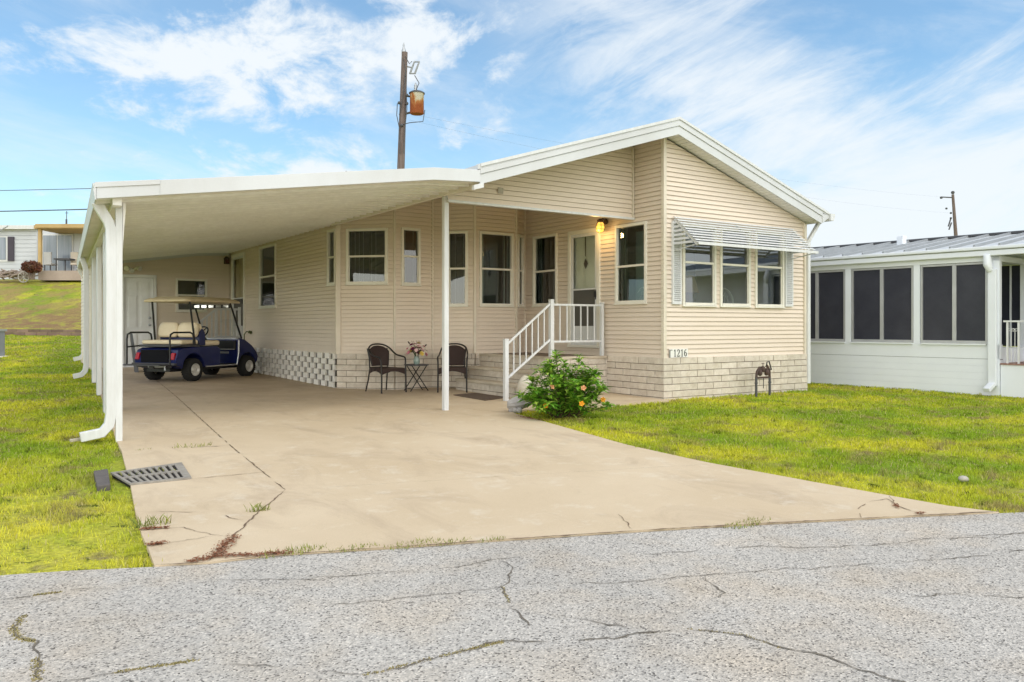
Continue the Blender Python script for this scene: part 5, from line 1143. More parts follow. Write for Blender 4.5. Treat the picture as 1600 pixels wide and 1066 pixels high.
# ------------------------------------------------------------------ grass blades (nobody could count them)
def blades(name, test, xr, yr, dens, hgt, wid, label=None, seed=1):
    r = np.random.default_rng(seed)
    N = int((xr[1]-xr[0])*(yr[1]-yr[0])*dens); x = r.uniform(*xr, N); y = r.uniform(*yr, N)
    k = test(x, y, r); x, y = x[k], y[k]; N = len(x)
    z = np.array([gz(a, b) for a, b in zip(x, y)])-.03
    D = np.hypot(x, y)
    h = r.uniform(.55, 1.25, N)*hgt*np.array([.95+1.1*mnoise.noise(Vector((a_*4.5, b_*4.5, 2)))+.5*mnoise.noise(Vector((a_*1.1, b_*1.1, 8))) for a_, b_ in zip(x, y)]).clip(.3, 2); w = wid*r.uniform(.7, 1.3, N)*np.clip(D/8, .8, 4)
    a = r.uniform(0, 2*np.pi, N); b = r.uniform(0, 2*np.pi, N); lean = r.uniform(.15, .9, N)*h
    cx, cy = np.cos(a)*w/2, np.sin(a)*w/2; lx, ly = np.cos(b)*lean, np.sin(b)*lean
    co = np.empty((N, 5, 3), np.float32)
    co[:, 0] = np.stack([x-cx, y-cy, z], 1); co[:, 1] = np.stack([x+cx, y+cy, z], 1)
    co[:, 2] = np.stack([x+cx*.8+lx*.4, y+cy*.8+ly*.4, z+h*.62], 1); co[:, 3] = np.stack([x-cx*.8+lx*.4, y-cy*.8+ly*.4, z+h*.62], 1)
    co[:, 4] = np.stack([x+lx, y+ly, z+h*.95], 1)
    base = np.arange(N)[:, None]*5
    quad = (base+np.array([0, 1, 2, 3])); tri = base+np.array([3, 2, 4])
    loops = np.concatenate([quad, tri], 1).ravel().astype(np.int32)
    me = bpy.data.meshes.new(name); me.vertices.add(N*5); me.vertices.foreach_set('co', co.ravel()); me.loops.add(N*7); me.loops.foreach_set('vertex_index', loops)
    me.polygons.add(N*2); st = np.empty(N*2, np.int32); st[0::2] = np.arange(N)*7; st[1::2] = np.arange(N)*7+4; me.polygons.foreach_set('loop_start', st); 
    me.update(calc_edges=True); me.validate()
    at = me.attributes.new('rnd', 'FLOAT', 'POINT'); at.data.foreach_set('value', np.repeat(r.random(N), 5).astype(np.float32))
    me.materials.append(M_BLADE); o = bpy.data.objects.new(name, me); COL.objects.link(o); tag(o, kind='stuff'); return o
def pip(poly):
    P = np.array(poly)
    def f(x, y):
        c = np.zeros(len(x), bool); j = len(P)-1
        for i in range(len(P)):
            with np.errstate(divide='ignore', invalid='ignore'):
                t = ((P[i, 1] > y) != (P[j, 1] > y)) & (x < (P[j, 0]-P[i, 0])*(y-P[i, 1])/(P[j, 1]-P[i, 1]+1e-12)+P[i, 0])
            c ^= t; j = i
        return c
    return f
leftpoly = pip([(-6, 7.25), (-1.5, 5.68), (.01, 5.17), (.47, 5.06), (.87, 4.90), (.93, 5.6), (1.0, 6.25), (1.05, 7.0), (1.02, 8.0), (1.30, 9.0), (1.38, 9.9), (1.96, 15.9), (2.62, 22.6), (2.62, 24.9), (5, 30), (5, 37), (-14, 37), (-10, 9)])
rightpoly = pip([(6.26, 2.96), (6.9, 2.66), (9, 1.78), (14, -.4), (18, 4), (15.5, 7), (14.95, 11.5), (13.5, 11.5), (13.5, 9.80), (9.62, 9.78), (9.47, 9.56), (8.41, 9.68), (7.0, 10.08), (6.7, 9.84), (6.53, 9.02), (6.32, 7.94), (6.08, 6.72), (6.0, 5.52), (6.06, 4.37), (6.11, 3.63), (6.14, 3.25)])
def keep(poly):
    def f(x, y, r):
        k = poly(x+.035*np.sin(x*23+y*31)+r.normal(0, .018, len(x)), y+.035*np.sin(y*27-x*19)+r.normal(0, .018, len(x))); D = .559*x+.829*y; X = .829*x-.559*y
        k &= (D > 1) & (np.abs(X) < D*.72+1.0) & ((D < 31.4) | (X > -4))
        k &= r.random(len(x)) < np.clip((9.0/np.maximum(D, .1))**1.7, .04, 1)
        nx = np.array([mnoise.noise(Vector((a*1.3, b*1.3, 4))) if q else 0 for a, b, q in zip(x, y, k)])
        return k & (r.random(len(x)) < np.clip(.92+nx*1.1, .25, 1))
    return f
blades('lawn_grass', keep(leftpoly), (-10, 4), (4.8, 37), 3600, .038, .0065, seed=3)
blades('lawn_grass', keep(rightpoly), (5.9, 16), (-.5, 11.6), 3600, .037, .0065, seed=4)
def tuft(x, y, n, rad, h, label, pine=False):
    mb = MB(); V_, F_ = [], []
    for i in range(n):
        a = random.uniform(0, 6.28); q = rad*math.sqrt(random.random()); px, py = x+math.cos(a)*q*1.6, y+math.sin(a)*q*.6; z = gz(px, py)-.002; hh = h*random.uniform(.3, .85); b = random.uniform(0, 6.28); w = .0035; l = hh*random.uniform(.2, .8)
        mb.add([(px-math.sin(b)*w, py+math.cos(b)*w, z), (px+math.sin(b)*w, py-math.cos(b)*w, z), (px+math.cos(b)*l*.5, py+math.sin(b)*l*.5, z+hh*.6), (px+math.cos(b)*l, py+math.sin(b)*l, z+hh*.9)], [(0, 1, 2), (0, 2, 3)])
    o = mb.build('weed_tuft', mat('weed_green', (.16, .22, .03), (.26, .25, .05), scale=12, rough=.7, tone=.3), origin=(x, y, gz(x, y)))
    tag(o, label, 'weed', 'weeds growing in the driveway joints')
for q in [(2.03, 9.04, 55, .13, .07, 'thin weed tuft in the slab joint nearest the front carport post'), (1.76, 5.83, 45, .06, .09, 'weed tuft in the diagonal joint near the drain grate'), (1.02, 5.79, 70, .10, .11, 'weed tuft at the driveway edge where the lawn crack begins'), (1.62, 4.69, 120, .13, .05, 'dense weed patch on the road edge, leftmost of the row along the slab'), (1.95, 4.57, 70, .10, .035, 'second weed patch from the left on the road edge of the slab'), (2.28, 4.46, 120, .13, .035, 'long low weed patch in the middle of the road edge row'), (2.52, 4.38, 60, .08, .035, 'short weed patch right of the long one on the road edge'), (2.74, 4.29, 45, .07, .03, 'small weed patch at the right end of the row on the road edge'), (4.42, 3.70, 150, .14, .04, 'isolated weed patch far right on the road edge of the slab'), (1.55, 9.1, 14, .05, .04, 'tiny yellow weed on the slab near the front post'), (1.36, 7.7, 30, .18, .07, 'sparse weeds growing through the drain grate')]: tuft(*q)
M_LITTER = mat('rust_brown_litter', (.30, .125, .065), (.20, .085, .045), scale=30, rough=.95, tone=.35)
mb = MB()
for path, n, w in (([(1.42, 5.22), (1.22, 4.86)], 260, .05), ([(1.05, 4.80), (1.22, 4.84), (1.42, 4.74), (1.6, 4.68)], 420, .035), ([(.93, 5.30), (1.02, 5.28)], 120, .03), ([(.97, 5.70), (1.12, 5.66)], 120, .025), ([(5.80, 3.47), (5.72, 3.40)], 40, .02), ([(5.66, 3.22), (5.72, 3.2)], 30, .02), ([(6.55, 8.8), (6.45, 9.4)], 200, .07)):
    for i in range(n):
        j = random.randrange(len(path)-1); p = Vector(path[j]).lerp(Vector(path[j+1]), random.random()); x, y = p.x+random.gauss(0, w*.5), p.y+random.gauss(0, w*.5); a = random.uniform(0, 3.14); l = random.uniform(.006, .02); z = gz(x, y)+random.uniform(.004, .014)
        mb.add([(x-math.cos(a)*l, y-math.sin(a)*l, z), (x+math.sin(a)*.004, y-math.cos(a)*.004, z+.004), (x+math.cos(a)*l, y+math.sin(a)*l, z), (x-math.sin(a)*.004, y+math.cos(a)*.004, z+.004)], [(0, 1, 2, 3)])
tag(mb.build('leaf_litter', M_LITTER), kind='stuff')
mb = MB()
for path, n, w in (([(.24, 4.39), (.19, 4.24), (.21, 4.09), (.26, 4.02)], 260, .022), ([(.25, 3.82), (.24, 3.59)], 120, .02), ([(.5, 3.5), (.79, 3.45)], 200, .014), ([(1.30, 2.95), (1.79, 2.94), (1.93, 2.93)], 320, .012), ([(2.70, 2.61), (2.86, 2.42), (2.88, 2.23)], 90, .008), ([(.30, 4.68), (.42, 4.67)], 90, .012), ([(2.32, 3.53), (2.22, 3.31)], 60, .012)):
    for i in range(n):
        j = random.randrange(len(path)-1); p = Vector(path[j]).lerp(Vector(path[j+1]), random.random()); x, y = p.x+random.gauss(0, w*.5), p.y+random.gauss(0, w*.5); z = gz(x, y)-.008; b = random.uniform(0, 6.28); h = random.uniform(.003, .009)
        mb.add([(x-.004, y, z), (x+.004, y, z), (x+math.cos(b)*.006, y+math.sin(b)*.006, z+h)], [(0, 1, 2)])
tag(mb.build('crack_moss', mat('olive_moss', (.22, .20, .07), (.30, .24, .12), scale=40, rough=.9, tone=.3)), kind='stuff')

# ------------------------------------------------------------------ neighbouring house on the right
NP_, NU_ = Vector((15.089, 10.873)), Vector((.0966, -.9953))
def np2(s): return NP_+NU_*s
NH = thing('neighbouring_house', 'white neighbouring house with dark screened windows and ribbed metal roof', 'house', (15.6, 9, 0), world=True)
M_NW = mat('neighbour_white_paint', (.78, .81, .86), (.73, .76, .81), scale=1.2, rough=.6, fine=.02)
M_SCR = mat('dark_window_screen', (.026, .028, .042), (.04, .042, .058), scale=2, rough=.3, spec=.35, fine=.3, fscale=160)
M_ALU = mat('aluminium_frame', (.50, .51, .52), scale=4, rough=.4, metal=.4)
wN = Wall(np2(-4), np2(3.63)); sN = lambda s: s+4
mb = MB(); wN.panel(mb, 0, sN(3.63), .60, .86, -.15, 0.0); wN.panel(mb, 0, sN(3.63), -.2, .585, -.15, -.012); wN.panel(mb, 0, sN(3.63), 2.37, 2.46, -.15, 0)
for s0, s1 in ((-3.0, -2.85), (-1.5, -1.4), (.72, .84), (2.11, 2.23), (3.43, 3.63)): wN.panel(mb, sN(s0), sN(s1), .862, 2.368, -.10, -.002)
mb.build('wall', M_NW, NH)
mb = MB(); wN.panel(mb, 0, sN(3.63), .586, .599, -.15, -.02); mb.build('wall_gap', M_DGREY, NH)
mb = MB()
for k in range(6): wN.panel(mb, 0, sN(3.63), -.15+k*.125, -.15+k*.125+.119, -.012, -.004)
mb.build('base_blocks', M_NW, NH)
mb = MB()
for s0, s1 in ((-1.35, .72), (.86, 2.10), (2.25, 3.42)): wN.panel(mb, sN(s0), sN(s1), .845, .868, -.02, .04)
mb.build('sill', M_NW, NH)
def nwin(s0, s1, mids, z0=.87, z1=2.36, w=wN, par=NH):
    mb = MB(); f = .035
    for q in ((s0, s0+f, z0, z1), (s1-f, s1, z0, z1), (s0+f, s1-f, z1-f, z1), (s0+f, s1-f, z0, z0+f+.02)): w.panel(mb, sN(q[0]), sN(q[1]), q[2], q[3], -.07, -.012)
    for m_ in mids: w.panel(mb, sN(m_-.035), sN(m_+.035), z0+f+.02, z1-f, -.07, -.02)
    W_ = mb.build('window', M_ALU, par)
    ed = [s0+f]+[e for m_ in mids for e in (m_-.035, m_+.035)]+[s1-f]
    for a, b in zip(ed[0::2], ed[1::2]): mb = MB(); w.panel(mb, sN(a), sN(b), z0+f+.02, z1-f, -.055, -.045); mb.build('screen', M_SCR, W_)
nwin(-1.38, .71, [-.62, .075]); nwin(.85, 2.10, [1.475]); nwin(2.24, 3.425, [2.85])
# recessed entrance
Nn = Vector((.9953, .0966))
wN2 = Wall(np2(3.2)+Nn*1.2, np2(7.5)+Nn*1.2)
mb = MB(); wN2.panel(mb, 0, 4.3, -.2, .55, -.1, 0.0); wN2.panel(mb, 0, 4.3, .551, .80, -.1, .0); wN2.panel(mb, 0, 4.3, 2.36, 2.6, -.1, 0); wN2.panel(mb, .36, .46, .80, 2.36, -.06, .01); wN2.panel(mb, 1.4, 4.3, .8, 2.36, -.06, 0); mb.build('entrance_wall', M_NW, NH)
mb = MB(); wN2.panel(mb, 0.02, .355, .81, 2.35, -.05, -.04); wN2.panel(mb, .465, 1.39, .56, 2.35, -.05, -.04); mb.build('screen', M_SCR, NH)
mb = MB(); wN2.panel(mb, .17, .20, .81, 2.35, -.045, -.02); wN2.panel(mb, .465, 1.39, 1.38, 1.42, -.045, -.02); wN2.panel(mb, .465, .52, .56, 2.35, -.045, -.02); mb.build('door_frame', M_NW, NH)
wS3 = Wall(np2(3.63)-Vector((0, 0)), np2(3.63)+Nn*1.2); mb = MB(); wS3.panel(mb, 0, 1.2, -.2, .8, -.12, .0); wS3.panel(mb, 0, 1.2, 2.36, 2.46, -.12, 0); wS3.panel(mb, .0, .1, .8, 2.36, -.12, 0.001); mb.build('return_wall', M_NW, NH)
mb = MB(); wN.panel(mb, sN(3.64), sN(8), -.2, .50, -1.2, -.02); mb.build('porch_base', M_NW, NH)
mb = MB(); wN.panel(mb, sN(3.64), sN(8), .502, .53, -1.2, .0); mb.build('porch_floor', mat('red_porch_floor', (.30, .17, .14), scale=5), NH)
RL = MB()
mb = MB(); wN.panel(mb, sN(3.68), sN(6.5), 1.265, 1.295, -.07, -.03); 
for s in (3.74, 3.92, 4.4, 4.9): wN.panel(mb, sN(s-.015), sN(s+.015), .53, 1.265, -.07, -.04)
for s in (3.80, 3.86, 4.1, 4.2, 4.3): 
    for sg_ in (-1, 1):
        pts = []
        for k in range(14): a = k*.5; rr_ = .035*(1-k/18); pts.append(wN.pt(sN(s)+sg_*(.02+rr_*math.cos(a)), -.055, 1.12+rr_*math.sin(a)))
        mb.tube(pts, .005, 5)
    mb.tube([wN.pt(sN(s), -.055, .55), wN.pt(sN(s), -.055, 1.1)], .007, 5)
mb.build('porch_railing', M_WHITE, NH)
# roof: ribbed sheet rising away from the wall
def nr(s, o, z): p = np2(s)-Vector((-.9953, -.0966))*o; return (p.x, p.y, z)
mb = MB(); zr = lambda o: 2.62+.165*(o+.12)
mb.hexa([nr(-4, -.12, zr(-.12)-.05), nr(8, -.12, zr(-.12)-.05), nr(8, 2.9, zr(2.9)-.05), nr(-4, 2.9, zr(2.9)-.05), nr(-4, -.12, zr(-.12)), nr(8, -.12, zr(-.12)), nr(8, 2.9, zr(2.9)), nr(-4, 2.9, zr(2.9))])
mb.hexa([nr(-4, 2.9, zr(2.9)-.05), nr(8, 2.9, zr(2.9)-.05), nr(8, 6, 2.6), nr(-4, 6, 2.6), nr(-4, 2.9, zr(2.9)), nr(8, 2.9, zr(2.9)), nr(8, 6, 2.65), nr(-4, 6, 2.65)])
nrf = mb.build('roof', mat('light_metal_roof', (.54, .56, .58), (.48, .50, .52), scale=2, rough=.5), NH)
mb = MB(); s = -3.9
while s < 8:
    mb.hexa([nr(s-.02, -.10, zr(-.1)), nr(s+.02, -.10, zr(-.1)), nr(s+.02, 2.9, zr(2.9)), nr(s-.02, 2.9, zr(2.9)), nr(s-.012, -.10, zr(-.1)+.05), nr(s+.012, -.10, zr(-.1)+.05), nr(s+.012, 2.9, zr(2.9)+.05), nr(s-.012, 2.9, zr(2.9)+.05)]); s += .42
mb.build('roof_ribs', mat('roof_rib', (.30, .315, .33), scale=3, rough=.5), nrf)  # ribs coloured darker than the sheet, standing in for their shaded sides
mb = MB(); mb.hexa([nr(-4, 2.84, zr(2.84)+.02), nr(8, 2.84, zr(2.84)+.02), nr(8, 2.96, zr(2.9)+.0), nr(-4, 2.96, zr(2.9)+.0), nr(-4, 2.84, zr(2.84)+.06), nr(8, 2.84, zr(2.84)+.06), nr(8, 2.96, zr(2.9)+.07), nr(-4, 2.96, zr(2.9)+.07)]); mb.build('ridge_trim', M_DGREY, nrf)
mb = MB(); mb.box(16.85, 17.0, 9.9, 10.05, 2.85, 3.15); mb.build('roof_vent', M_NW, nrf, bevel=.02)
mb = MB(); wN.panel(mb, 0, sN(8), 2.46, 2.56, .0, .10); wN.panel(mb, 0, sN(8), 2.575, 2.635, .0, .13); mb.build('gutter', M_NW, NH, bevel=.012)
mb = MB(); mb.tube([wN.pt(sN(3.45), .08, 2.48), wN.pt(sN(3.47), .10, 2.30), wN.pt(sN(3.50), .07, 2.18)], [.06, .075, .05], 10); wN.panel(mb, sN(3.46), sN(3.60), .12, 2.22, .0, .075); mb.bar(wN.pt(sN(3.53), .03, .16), wN.pt(sN(3.50), .24, .05), .12, .075); mb.build('downspout', M_NW, NH, bevel=.012)

# ------------------------------------------------------------------ utility poles and wires
def pw(px, py, d):     # helper used once to lay out distant things: a direction and a distance
    X = (px-800)/1277*d; return Vector((.559*d+.829*X, .829*d-.559*X, 1.2+(509.2-py)/1277*d))
M_POLE = mat('weathered_pole_wood', (.12, .085, .075), (.20, .16, .145), scale=3, rough=.9, stretch=(8, 8, .6), bump=.3, bscale=30)
b = pw(626.5, 265, 34); tpt = pw(632.5, 82, 34)
UP = thing('utility_pole', 'weathered wooden utility pole with a rusty transformer rising behind the home', 'utility pole', (b.x-.1, b.y, .3), world=True)
bot = b+(b-tpt)*1.35; mb = MB(); mb.tube([bot, b, tpt], [.19, .16, .125], 14); mb.build('pole_shaft', M_POLE, UP)
rt = Vector((.829, -.559, 0)); fw = Vector((-.559, -.829, 0))
tc_ = pw(652, 163, 34)+fw*.1
def rusty():
    m = bpy.data.materials.new('rusty_transformer_paint'); m.use_nodes = True; nt = m.node_tree; L = nt.links.new; b_ = nt.nodes['Principled BSDF']; b_.inputs['Roughness'].default_value = .75
    tc = nn(nt, 'ShaderNodeTexCoord'); mp = nn(nt, 'ShaderNodeMapping'); mp.inputs['Scale'].default_value = (4, 4, 1.3); L(tc.outputs['Object'], mp.inputs[0])
    n = nn(nt, 'ShaderNodeTexNoise'); setin(n, Scale=1.0, Detail=5, Distortion=.6); L(mp.outputs[0], n.inputs['Vector'])
    sp = nn(nt, 'ShaderNodeSeparateXYZ'); L(tc.outputs['Object'], sp.inputs[0]); mr = nn(nt, 'ShaderNodeMapRange'); L(sp.outputs[2], mr.inputs[0]); mr.inputs[1].default_value = tc_.z-.3-.45; mr.inputs[2].default_value = tc_.z-.3+.45; mr.inputs[3].default_value = -.28; mr.inputs[4].default_value = .2
    a = nn(nt, 'ShaderNodeMath', operation='ADD'); L(n.outputs['Fac'], a.inputs[0]); L(mr.outputs[0], a.inputs[1])
    cr = nn(nt, 'ShaderNodeValToRGB'); L(a.outputs[0], cr.inputs[0]); e = cr.color_ramp.elements; e[0].position = .36; e[0].color = (.33, .085, .025, 1); e[1].position = .62; e[1].color = (.66, .60, .50, 1); x = e.new(.5); x.color = (.50, .20, .07, 1); x = e.new(.55); x.color = (.60, .45, .28, 1)
    L(cr.outputs[0], b_.inputs['Base Color']); return m
mb = MB(); mb.lathe([(.26, -.44), (.29, -.42), (.29, .40), (.31, .41)], tuple(tc_), 18); tf = mb.build('transformer', rusty(), UP)
mb = MB(); mb.lathe([(.33, .40), (.33, .44), (.22, .50), (.02, .52)], tuple(tc_), 18); mb.build('lid', M_DGREY, tf)
q = tc_+rt*-.05; mb = MB(); mb.lathe([(.05, .5), (.08, .56), (.05, .6), (.08, .65), (.05, .7), (.07, .74), (.02, .86)], tuple(q), 10); mb.build('bushing', M_STEEL, tf)
mb = MB(); mb.bar(pw(634, 150, 34), tc_+Vector((0, 0, .25)), .10, .06); mb.bar(pw(634, 178, 34), tc_+Vector((0, 0, -.3)), .10, .06); mb.build('hanger', M_DGREY, UP)
mb = MB(); mb.tube([pw(631, 92, 34), pw(631, 70, 34)], .04, 6); mb.lathe([(.05, 0), (.09, .05), (.09, .18), (.04, .32), (.02, .5)], tuple(pw(631, 86, 34)), 10); mb.build('top_insulator', M_STEEL, UP)
mb = MB(); c_ = pw(648, 106, 34); dd = (rt*.35+Vector((0, 0, .94))).normalized()
for s in (-1, 1): o_ = rt*(.10*s); mb.tube([c_+o_-dd*.27, c_+o_+dd*.27], [.045, .035], 8)
for s in (-1, 1): mb.tube([c_-rt*.12+dd*.26*s, c_+rt*.12+dd*.26*s], .03, 6)
mb.bar(pw(635, 104, 34), c_-rt*.1, .05, .05); mb.build('fuse_cutout', mat('cutout_grey', (.30, .31, .32), scale=6), UP)
mb = MB()
for P in ([(633, 88), (640, 100), (644, 96)], [(648, 118), (655, 130), (650, 142)], [(630, 92), (634, 110), (630, 150), (624, 180)], [(621, 162), (620, 180), (624, 200), (625, 240)], [(664, 172), (661, 190), (640, 192), (628, 195)], [(634, 110), (636, 170), (632, 210), (631, 240)]):
    mb.tube([pw(x, y, 33.8) for x, y in P], .018, 5)
mb.build('jumper_wire', M_DGREY, UP)
mb = MB()
for x, y in ((624, 161), (628, 196), (636, 149), (636, 162)): mb.ball(pw(x, y, 33.8), .07, 7, 5)
mb.build('spool_insulator', M_DGREY, UP)
b2 = pw(1494, 372, 65); t2 = pw(1489, 304, 65)
UP2 = thing('utility_pole', 'distant thin wooden utility pole above the neighbour\'s metal roof', 'utility pole', (b2.x, b2.y, .3), world=True)
mb = MB(); mb.tube([b2+(b2-t2)*2.2, b2, t2], [.17, .14, .10], 10); mb.build('pole_shaft', M_POLE, UP2)
mb = MB(); mb.tube([pw(1490, 309, 65), pw(1471, 308, 65)], .05, 6); mb.build('side_arm', M_DGREY, UP2)
for x, y, r_ in ((1471, 309, .11), (1489, 301, .14), (1486, 333, .09), (1486, 341, .09), (1479, 326, .09)): mb = MB(); mb.ball(pw(x, y, 64.9), r_, 6, 5); mb.build('insulator', M_DGREY, UP2)
for P in ([(1486, 341), (1482, 354)], [(1487, 348), (1483, 359)]): mb = MB(); mb.tube([pw(x, y, 65) for x, y in P], .06, 6); mb.build('fuse_tube', M_DGREY, UP2)
def wire(a, b, sag, r, label):
    P = [a.lerp(b, i/24)-Vector((0, 0, sag*4*(i/24)*(1-i/24))) for i in range(25)]
    mb = MB(); mb.tube(P, r, 5); tag(mb.build('power_line', M_DGREY, origin=a), label, 'power line', 'overhead wires')
a_ = pw(627, 262, 34)
wire(pw(-160, 300, 40), pw(627, 276, 34), .12, .016, 'thin upper wire crossing the sky at the left above the far white house')
wire(pw(-160, 333, 40), pw(627, 309, 34), .10, .026, 'thick lower cable crossing the sky at the left above the far white house')
wire(pw(640, 178, 34), pw(1488, 309, 65), .5, .0022, 'upper of two faint wires running from the big pole to the right')
wire(pw(640, 188, 34), pw(1486, 333, 65), .6, .0022, 'lower of two faint wires running from the big pole to the right')
wire(pw(540, 268, 33), pw(624, 264, 34), .12, .02, 'loose service wire just above the carport roof edge')

# ------------------------------------------------------------------ far side on the left: bank, wall, house
RW = MB(); 
for row in range(2):
    u = -.3*row
    while u < 14:
        p = pw(800, 509, 32.0); X0 = -22.5+u; A_ = Vector((.559*31.75+.829*X0, .829*31.75-.559*X0)); B_ = Vector((.559*31.75+.829*(X0+.44), .829*31.75-.559*(X0+.44))); zz = gz(A_.x*.999, A_.y*.999)
        wv = Wall((A_.x, A_.y), (B_.x, B_.y)); RW.hexa([wv.pt(0, .04+random.uniform(-.02, .02), zz-.02+row*.12), wv.pt(.44, .04, zz-.02+row*.12), wv.pt(.44, -.12, zz-.02+row*.12), wv.pt(0, -.12, zz-.02+row*.12), wv.pt(0, .04, zz+.095+row*.12), wv.pt(.43, .04, zz+.095+row*.12), wv.pt(.43, -.12, zz+.095+row*.12), wv.pt(0, -.12, zz+.095+row*.12)]); u += .45
tag(RW.build('retaining_wall', mat('brown_wall_block', (.24, .16, .12), (.18, .125, .10), scale=4, rough=.9, tone=.25), origin=pw(60, 520, 32)), 'low brown block wall at the foot of the grassy bank', 'retaining wall')
def yaw_box(mb, x0, x1, d0, d1, z0, z1):      # box parallel to the far street; x and z are laid out at 42 m
    if d0 > 30: f = d0/42; x0, x1, z0, z1 = x0*f, x1*f, 1.2+(z0-1.2)*f, 1.2+(z1-1.2)*f
    P = [Vector((.559*d+.829*x, .829*d-.559*x)) for x, d in ((x0, d0), (x1, d0), (x1, d1), (x0, d1))]
    return mb.hexa([(p.x, p.y, z0) for p in P]+[(p.x, p.y, z1) for p in P])
k42 = 42/1277; XX = lambda px: (px-800)*k42; ZZ = lambda py: 1.2+(509.2-py)*k42
FH = thing('far_house', 'white far house with tan wooden porch roof on top of the grassy bank', 'house', tuple(pw(60, 430, 43)), world=True)
M_FW = mat('far_white_siding', (.58, .60, .64), (.53, .55, .59), scale=1, rough=.6)
mb = MB(); yaw_box(mb, XX(-200), XX(240), 43.2, 50, ZZ(440), ZZ(356))
k = 0
while ZZ(432)+k*.21 < ZZ(358): yaw_box(mb, XX(-200), XX(58), 43.16-.0, 43.199, ZZ(432)+k*.21, ZZ(432)+k*.21+.19); k += 1
mb.build('wall', M_FW, FH)
mb = MB(); yaw_box(mb, XX(-200), XX(56), 42.9, 50, ZZ(358), ZZ(352)); mb.build('roof_edge', M_WHITE, FH)
mb = MB(); yaw_box(mb, XX(53), XX(260), 41.0, 43.2, ZZ(357.5), ZZ(352)); yaw_box(mb, XX(55), XX(260), 40.9, 40.98, ZZ(356), ZZ(350)); yaw_box(mb, XX(59.5), XX(64), 41.1, 41.25, ZZ(428), ZZ(357)); mb.build('porch_roof', mat('new_lumber', (.52, .37, .17), (.45, .31, .14), scale=2, rough=.8), FH)
mb = MB(); yaw_box(mb, XX(66), XX(114), 43.14, 43.19, ZZ(426), ZZ(366)); mb.build('door_frame', M_WHITE, FH)
mb = MB(); yaw_box(mb, XX(-40), XX(12), 43.12, 43.155, ZZ(409), ZZ(369)); dw = mb.build('window_frame', M_WHITE, FH)
mb = MB(); yaw_box(mb, XX(67.5), XX(88.5), 43.12, 43.139, ZZ(425), ZZ(368)); M_FG =  mat('far_blue_glass', (.16, .20, .24), (.30, .33, .40), scale=3, rough=.12, stretch=(3, 3, .1)); mb.build('pane', M_FG, FH)
mb = MB(); yaw_box(mb, XX(90.5), XX(112), 43.12, 43.139, ZZ(425), ZZ(368)); mb.build('pane', M_FG, FH)
mb = MB(); yaw_box(mb, XX(-40), XX(9), 43.10, 43.119, ZZ(406), ZZ(371)); mb.build('pane', M_FG, FH)
mb = MB(); yaw_box(mb, XX(12), XX(21.5), 43.08, 43.158, ZZ(408), ZZ(370)); mb.build('shutter', mat('dark_shutter', (.06, .05, .07)), FH)
mb = MB(); yaw_box(mb, XX(60), XX(260), 40.9, 43.2, ZZ(438), ZZ(423)); mb.build('patio_base', mat('patio_block', (.42, .34, .29), (.34, .27, .23), scale=2, rough=.9), FH)
mb = MB(); p = pw(104, 352, 44); mb.tube([p-Vector((0, 0, .3)), p+Vector((0, 0, .32))], .05, 6); mb.tube([p, pw(104.5, 330, 44)], .02, 5); mb.tube([pw(102, 333, 44), pw(107, 333, 44)], .015, 5); mb.build('roof_antenna', M_DGREY, FH)
mb = MB(); mb.tube([pw(-8, 366, 42.9), pw(13, 353, 42.9)], .03, 5); mb.build('awning_arm', M_STEEL, FH)
PT = thing('patio_table', 'small dark patio table on the far house\'s raised patio', 'table', tuple(pw(97, 424, 41.8)), world=True)
mb = MB(); yaw_box(mb, XX(84), XX(108), 41.5, 42.1, ZZ(406), ZZ(403.5)); mb.build('table_top', M_DGREY, PT)
mb = MB(); yaw_box(mb, XX(87), XX(88.2), 41.75, 41.8, ZZ(424), ZZ(406)); mb.build('leg', M_DGREY, PT)
mb = MB(); yaw_box(mb, XX(101), XX(102.2), 41.75, 41.8, ZZ(424), ZZ(406)); mb.build('leg', M_DGREY, PT)
def far_chair(px, label, c):
    t = thing('patio_chair', label, 'chair', tuple(pw(px, 424, 42)), group='chairs on the far patio', world=True)
    mb = MB(); yaw_box(mb, XX(px-6), XX(px+6), 42.2, 42.3, ZZ(412), ZZ(394)); mb.build('backrest', c, t, bevel=.03)
    mb = MB(); yaw_box(mb, XX(px-6), XX(px+6), 41.7, 42.3, ZZ(414), ZZ(411)); mb.build('seat', c, t, bevel=.02)
    for x in (px-5, px+4): mb = MB(); yaw_box(mb, XX(x), XX(x+1.2), 41.75, 41.8, ZZ(424), ZZ(414)); mb.build('leg', M_DGREY, t)
far_chair(116, 'cream cushioned chair at the right end of the far patio', mat('far_cream', (.60, .52, .42))); far_chair(74, 'pale chair at the left end of the far patio', mat('far_pale', (.55, .54, .52)))
# driftwood edging, wagon wheel, dark shrub at the top of the bank
DW = MB()
for i in range(70):
    x = random.uniform(-6, 52); p = pw(x, random.uniform(424, 434), 41.0+random.uniform(-.3, .3)); a = random.uniform(-1, 1); d = (rt*math.cos(a)+Vector((0, 0, math.sin(a)*.5)))*random.uniform(.15, .45)
    DW.tube([p-d, p+Vector((0, 0, random.uniform(-.05, .05))), p+d], [.03, .05, .025], 5)
tag(DW.build('driftwood_edging', mat('driftwood', (.34, .28, .24), (.22, .17, .14), scale=5, rough=.9), origin=pw(25, 434, 41)), 'row of tangled driftwood along the foot of the far white house', 'driftwood')
mb = MB(); c_ = pw(37, 433, 40.6); mb.tube([c_+(rt*math.cos(k*math.pi/12)+Vector((0, 0, math.sin(k*math.pi/12))))*.26 for k in range(24)], .025, 5, closed=True)
for k in range(8): mb.tube([c_, c_+(rt*math.cos(k*math.pi/4)+Vector((0, 0, math.sin(k*math.pi/4))))*.26], .014, 5)
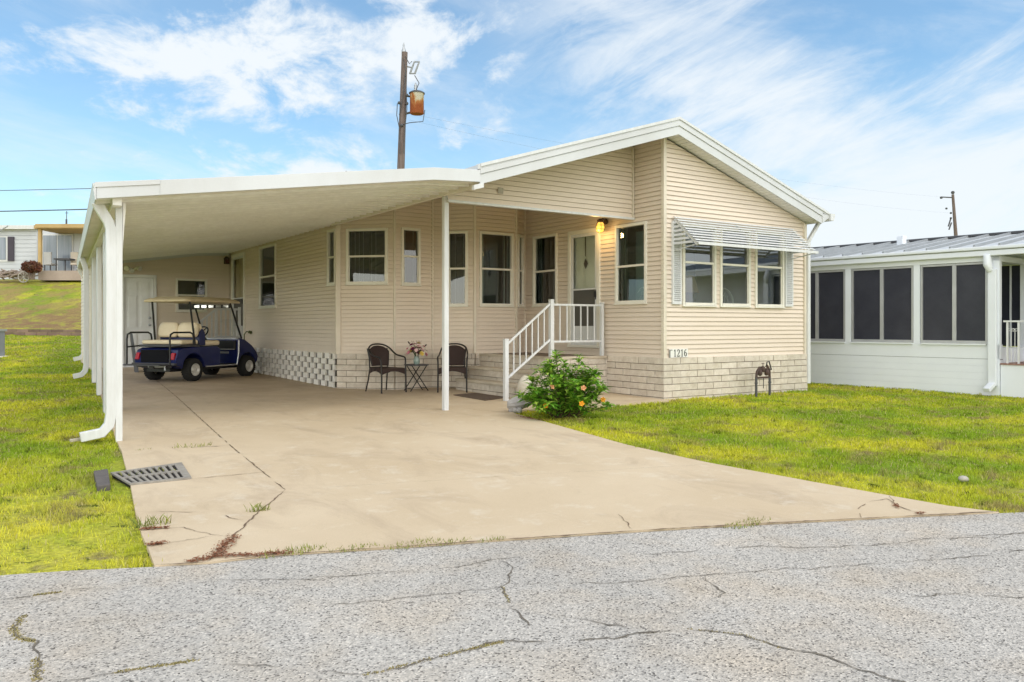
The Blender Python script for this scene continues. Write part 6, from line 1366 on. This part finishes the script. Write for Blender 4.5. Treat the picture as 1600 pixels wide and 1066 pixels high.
tag(mb.build('wagon_wheel', mat('grey_wheel_wood', (.50, .47, .43)), origin=c_-Vector((0, 0, .28))), 'small pale wagon wheel leaning by the red leaved shrub', 'wheel')
def far_shrub():
    c = pw(50, 437, 40.3); t = thing('dark_red_shrub', 'rounded dark red leaved shrub at the corner of the far patio', 'shrub', tuple(c), world=True)
    mb = MB(); V_ = []
    for i in range(900):
        d = Vector((random.gauss(0, 1), random.gauss(0, 1), random.gauss(0, 1))).normalized()*random.uniform(.6, 1); q = c+Vector((0, 0, .62))+Vector((d.x*.48, d.y*.45, d.z*.32)); u = Vector((random.uniform(-1, 1), random.uniform(-1, 1), random.uniform(-1, 1))).normalized()*.06; w = u.orthogonal().normalized()*.035
        mb.add([q-u, q+w, q+u, q-w], [(0, 1, 2, 3)])
    mb.build('foliage', mat('dark_red_leaf', (.14, .035, .02), (.10, .05, .02), scale=3, rough=.6, tone=.5), t)
    mb = MB()
    for i in range(9): mb.tube([c+rt*random.uniform(-.15, .15), c+rt*random.uniform(-.35, .35)+Vector((0, 0, .6))], .03, 5)
    mb.build('stems', mat('grey_stem', (.20, .15, .12)), t)
far_shrub()
# air conditioner at the left edge
cx_ = (4-800)/1277*22.8; AC = thing('air_conditioner', 'grey air conditioner unit on a white pad at the left edge of the lawn', 'air conditioner', tuple(pw(2, 563, 22.8)), world=True)
k23 = 22.8/1277; XA = lambda px: (px-800)*k23; ZA = lambda py: 1.2+(509.2-py)*k23
mb = MB(); yaw_box(mb, XA(-67), XA(-16), 22.7, 23.5, ZA(558), ZA(517)); body = mb.build('casing', mat('ac_grey', (.30, .31, .34), (.25, .26, .29), scale=6), AC, bevel=.02)
mb = MB(); yaw_box(mb, XA(-68), XA(-14.5), 22.65, 23.55, ZA(518), ZA(514.5)); [yaw_box(mb, XA(x-22.5), XA(x-20.3), 22.66, 22.72, ZA(558), ZA(518)) for x in (-45, 6.3)]; mb.build('frame', M_ALU, body)
mb = MB(); [yaw_box(mb, XA(-65), XA(-17), 22.67, 22.70, ZA(556-i*3), ZA(555-i*3)) for i in range(13)]; mb.build('grille', M_DGREY, body)
mb = MB(); yaw_box(mb, XA(-72), XA(-8), 22.6, 23.6, ZA(566), ZA(557.5)); mb.build('pad', M_LATTICE, AC, bevel=.02)
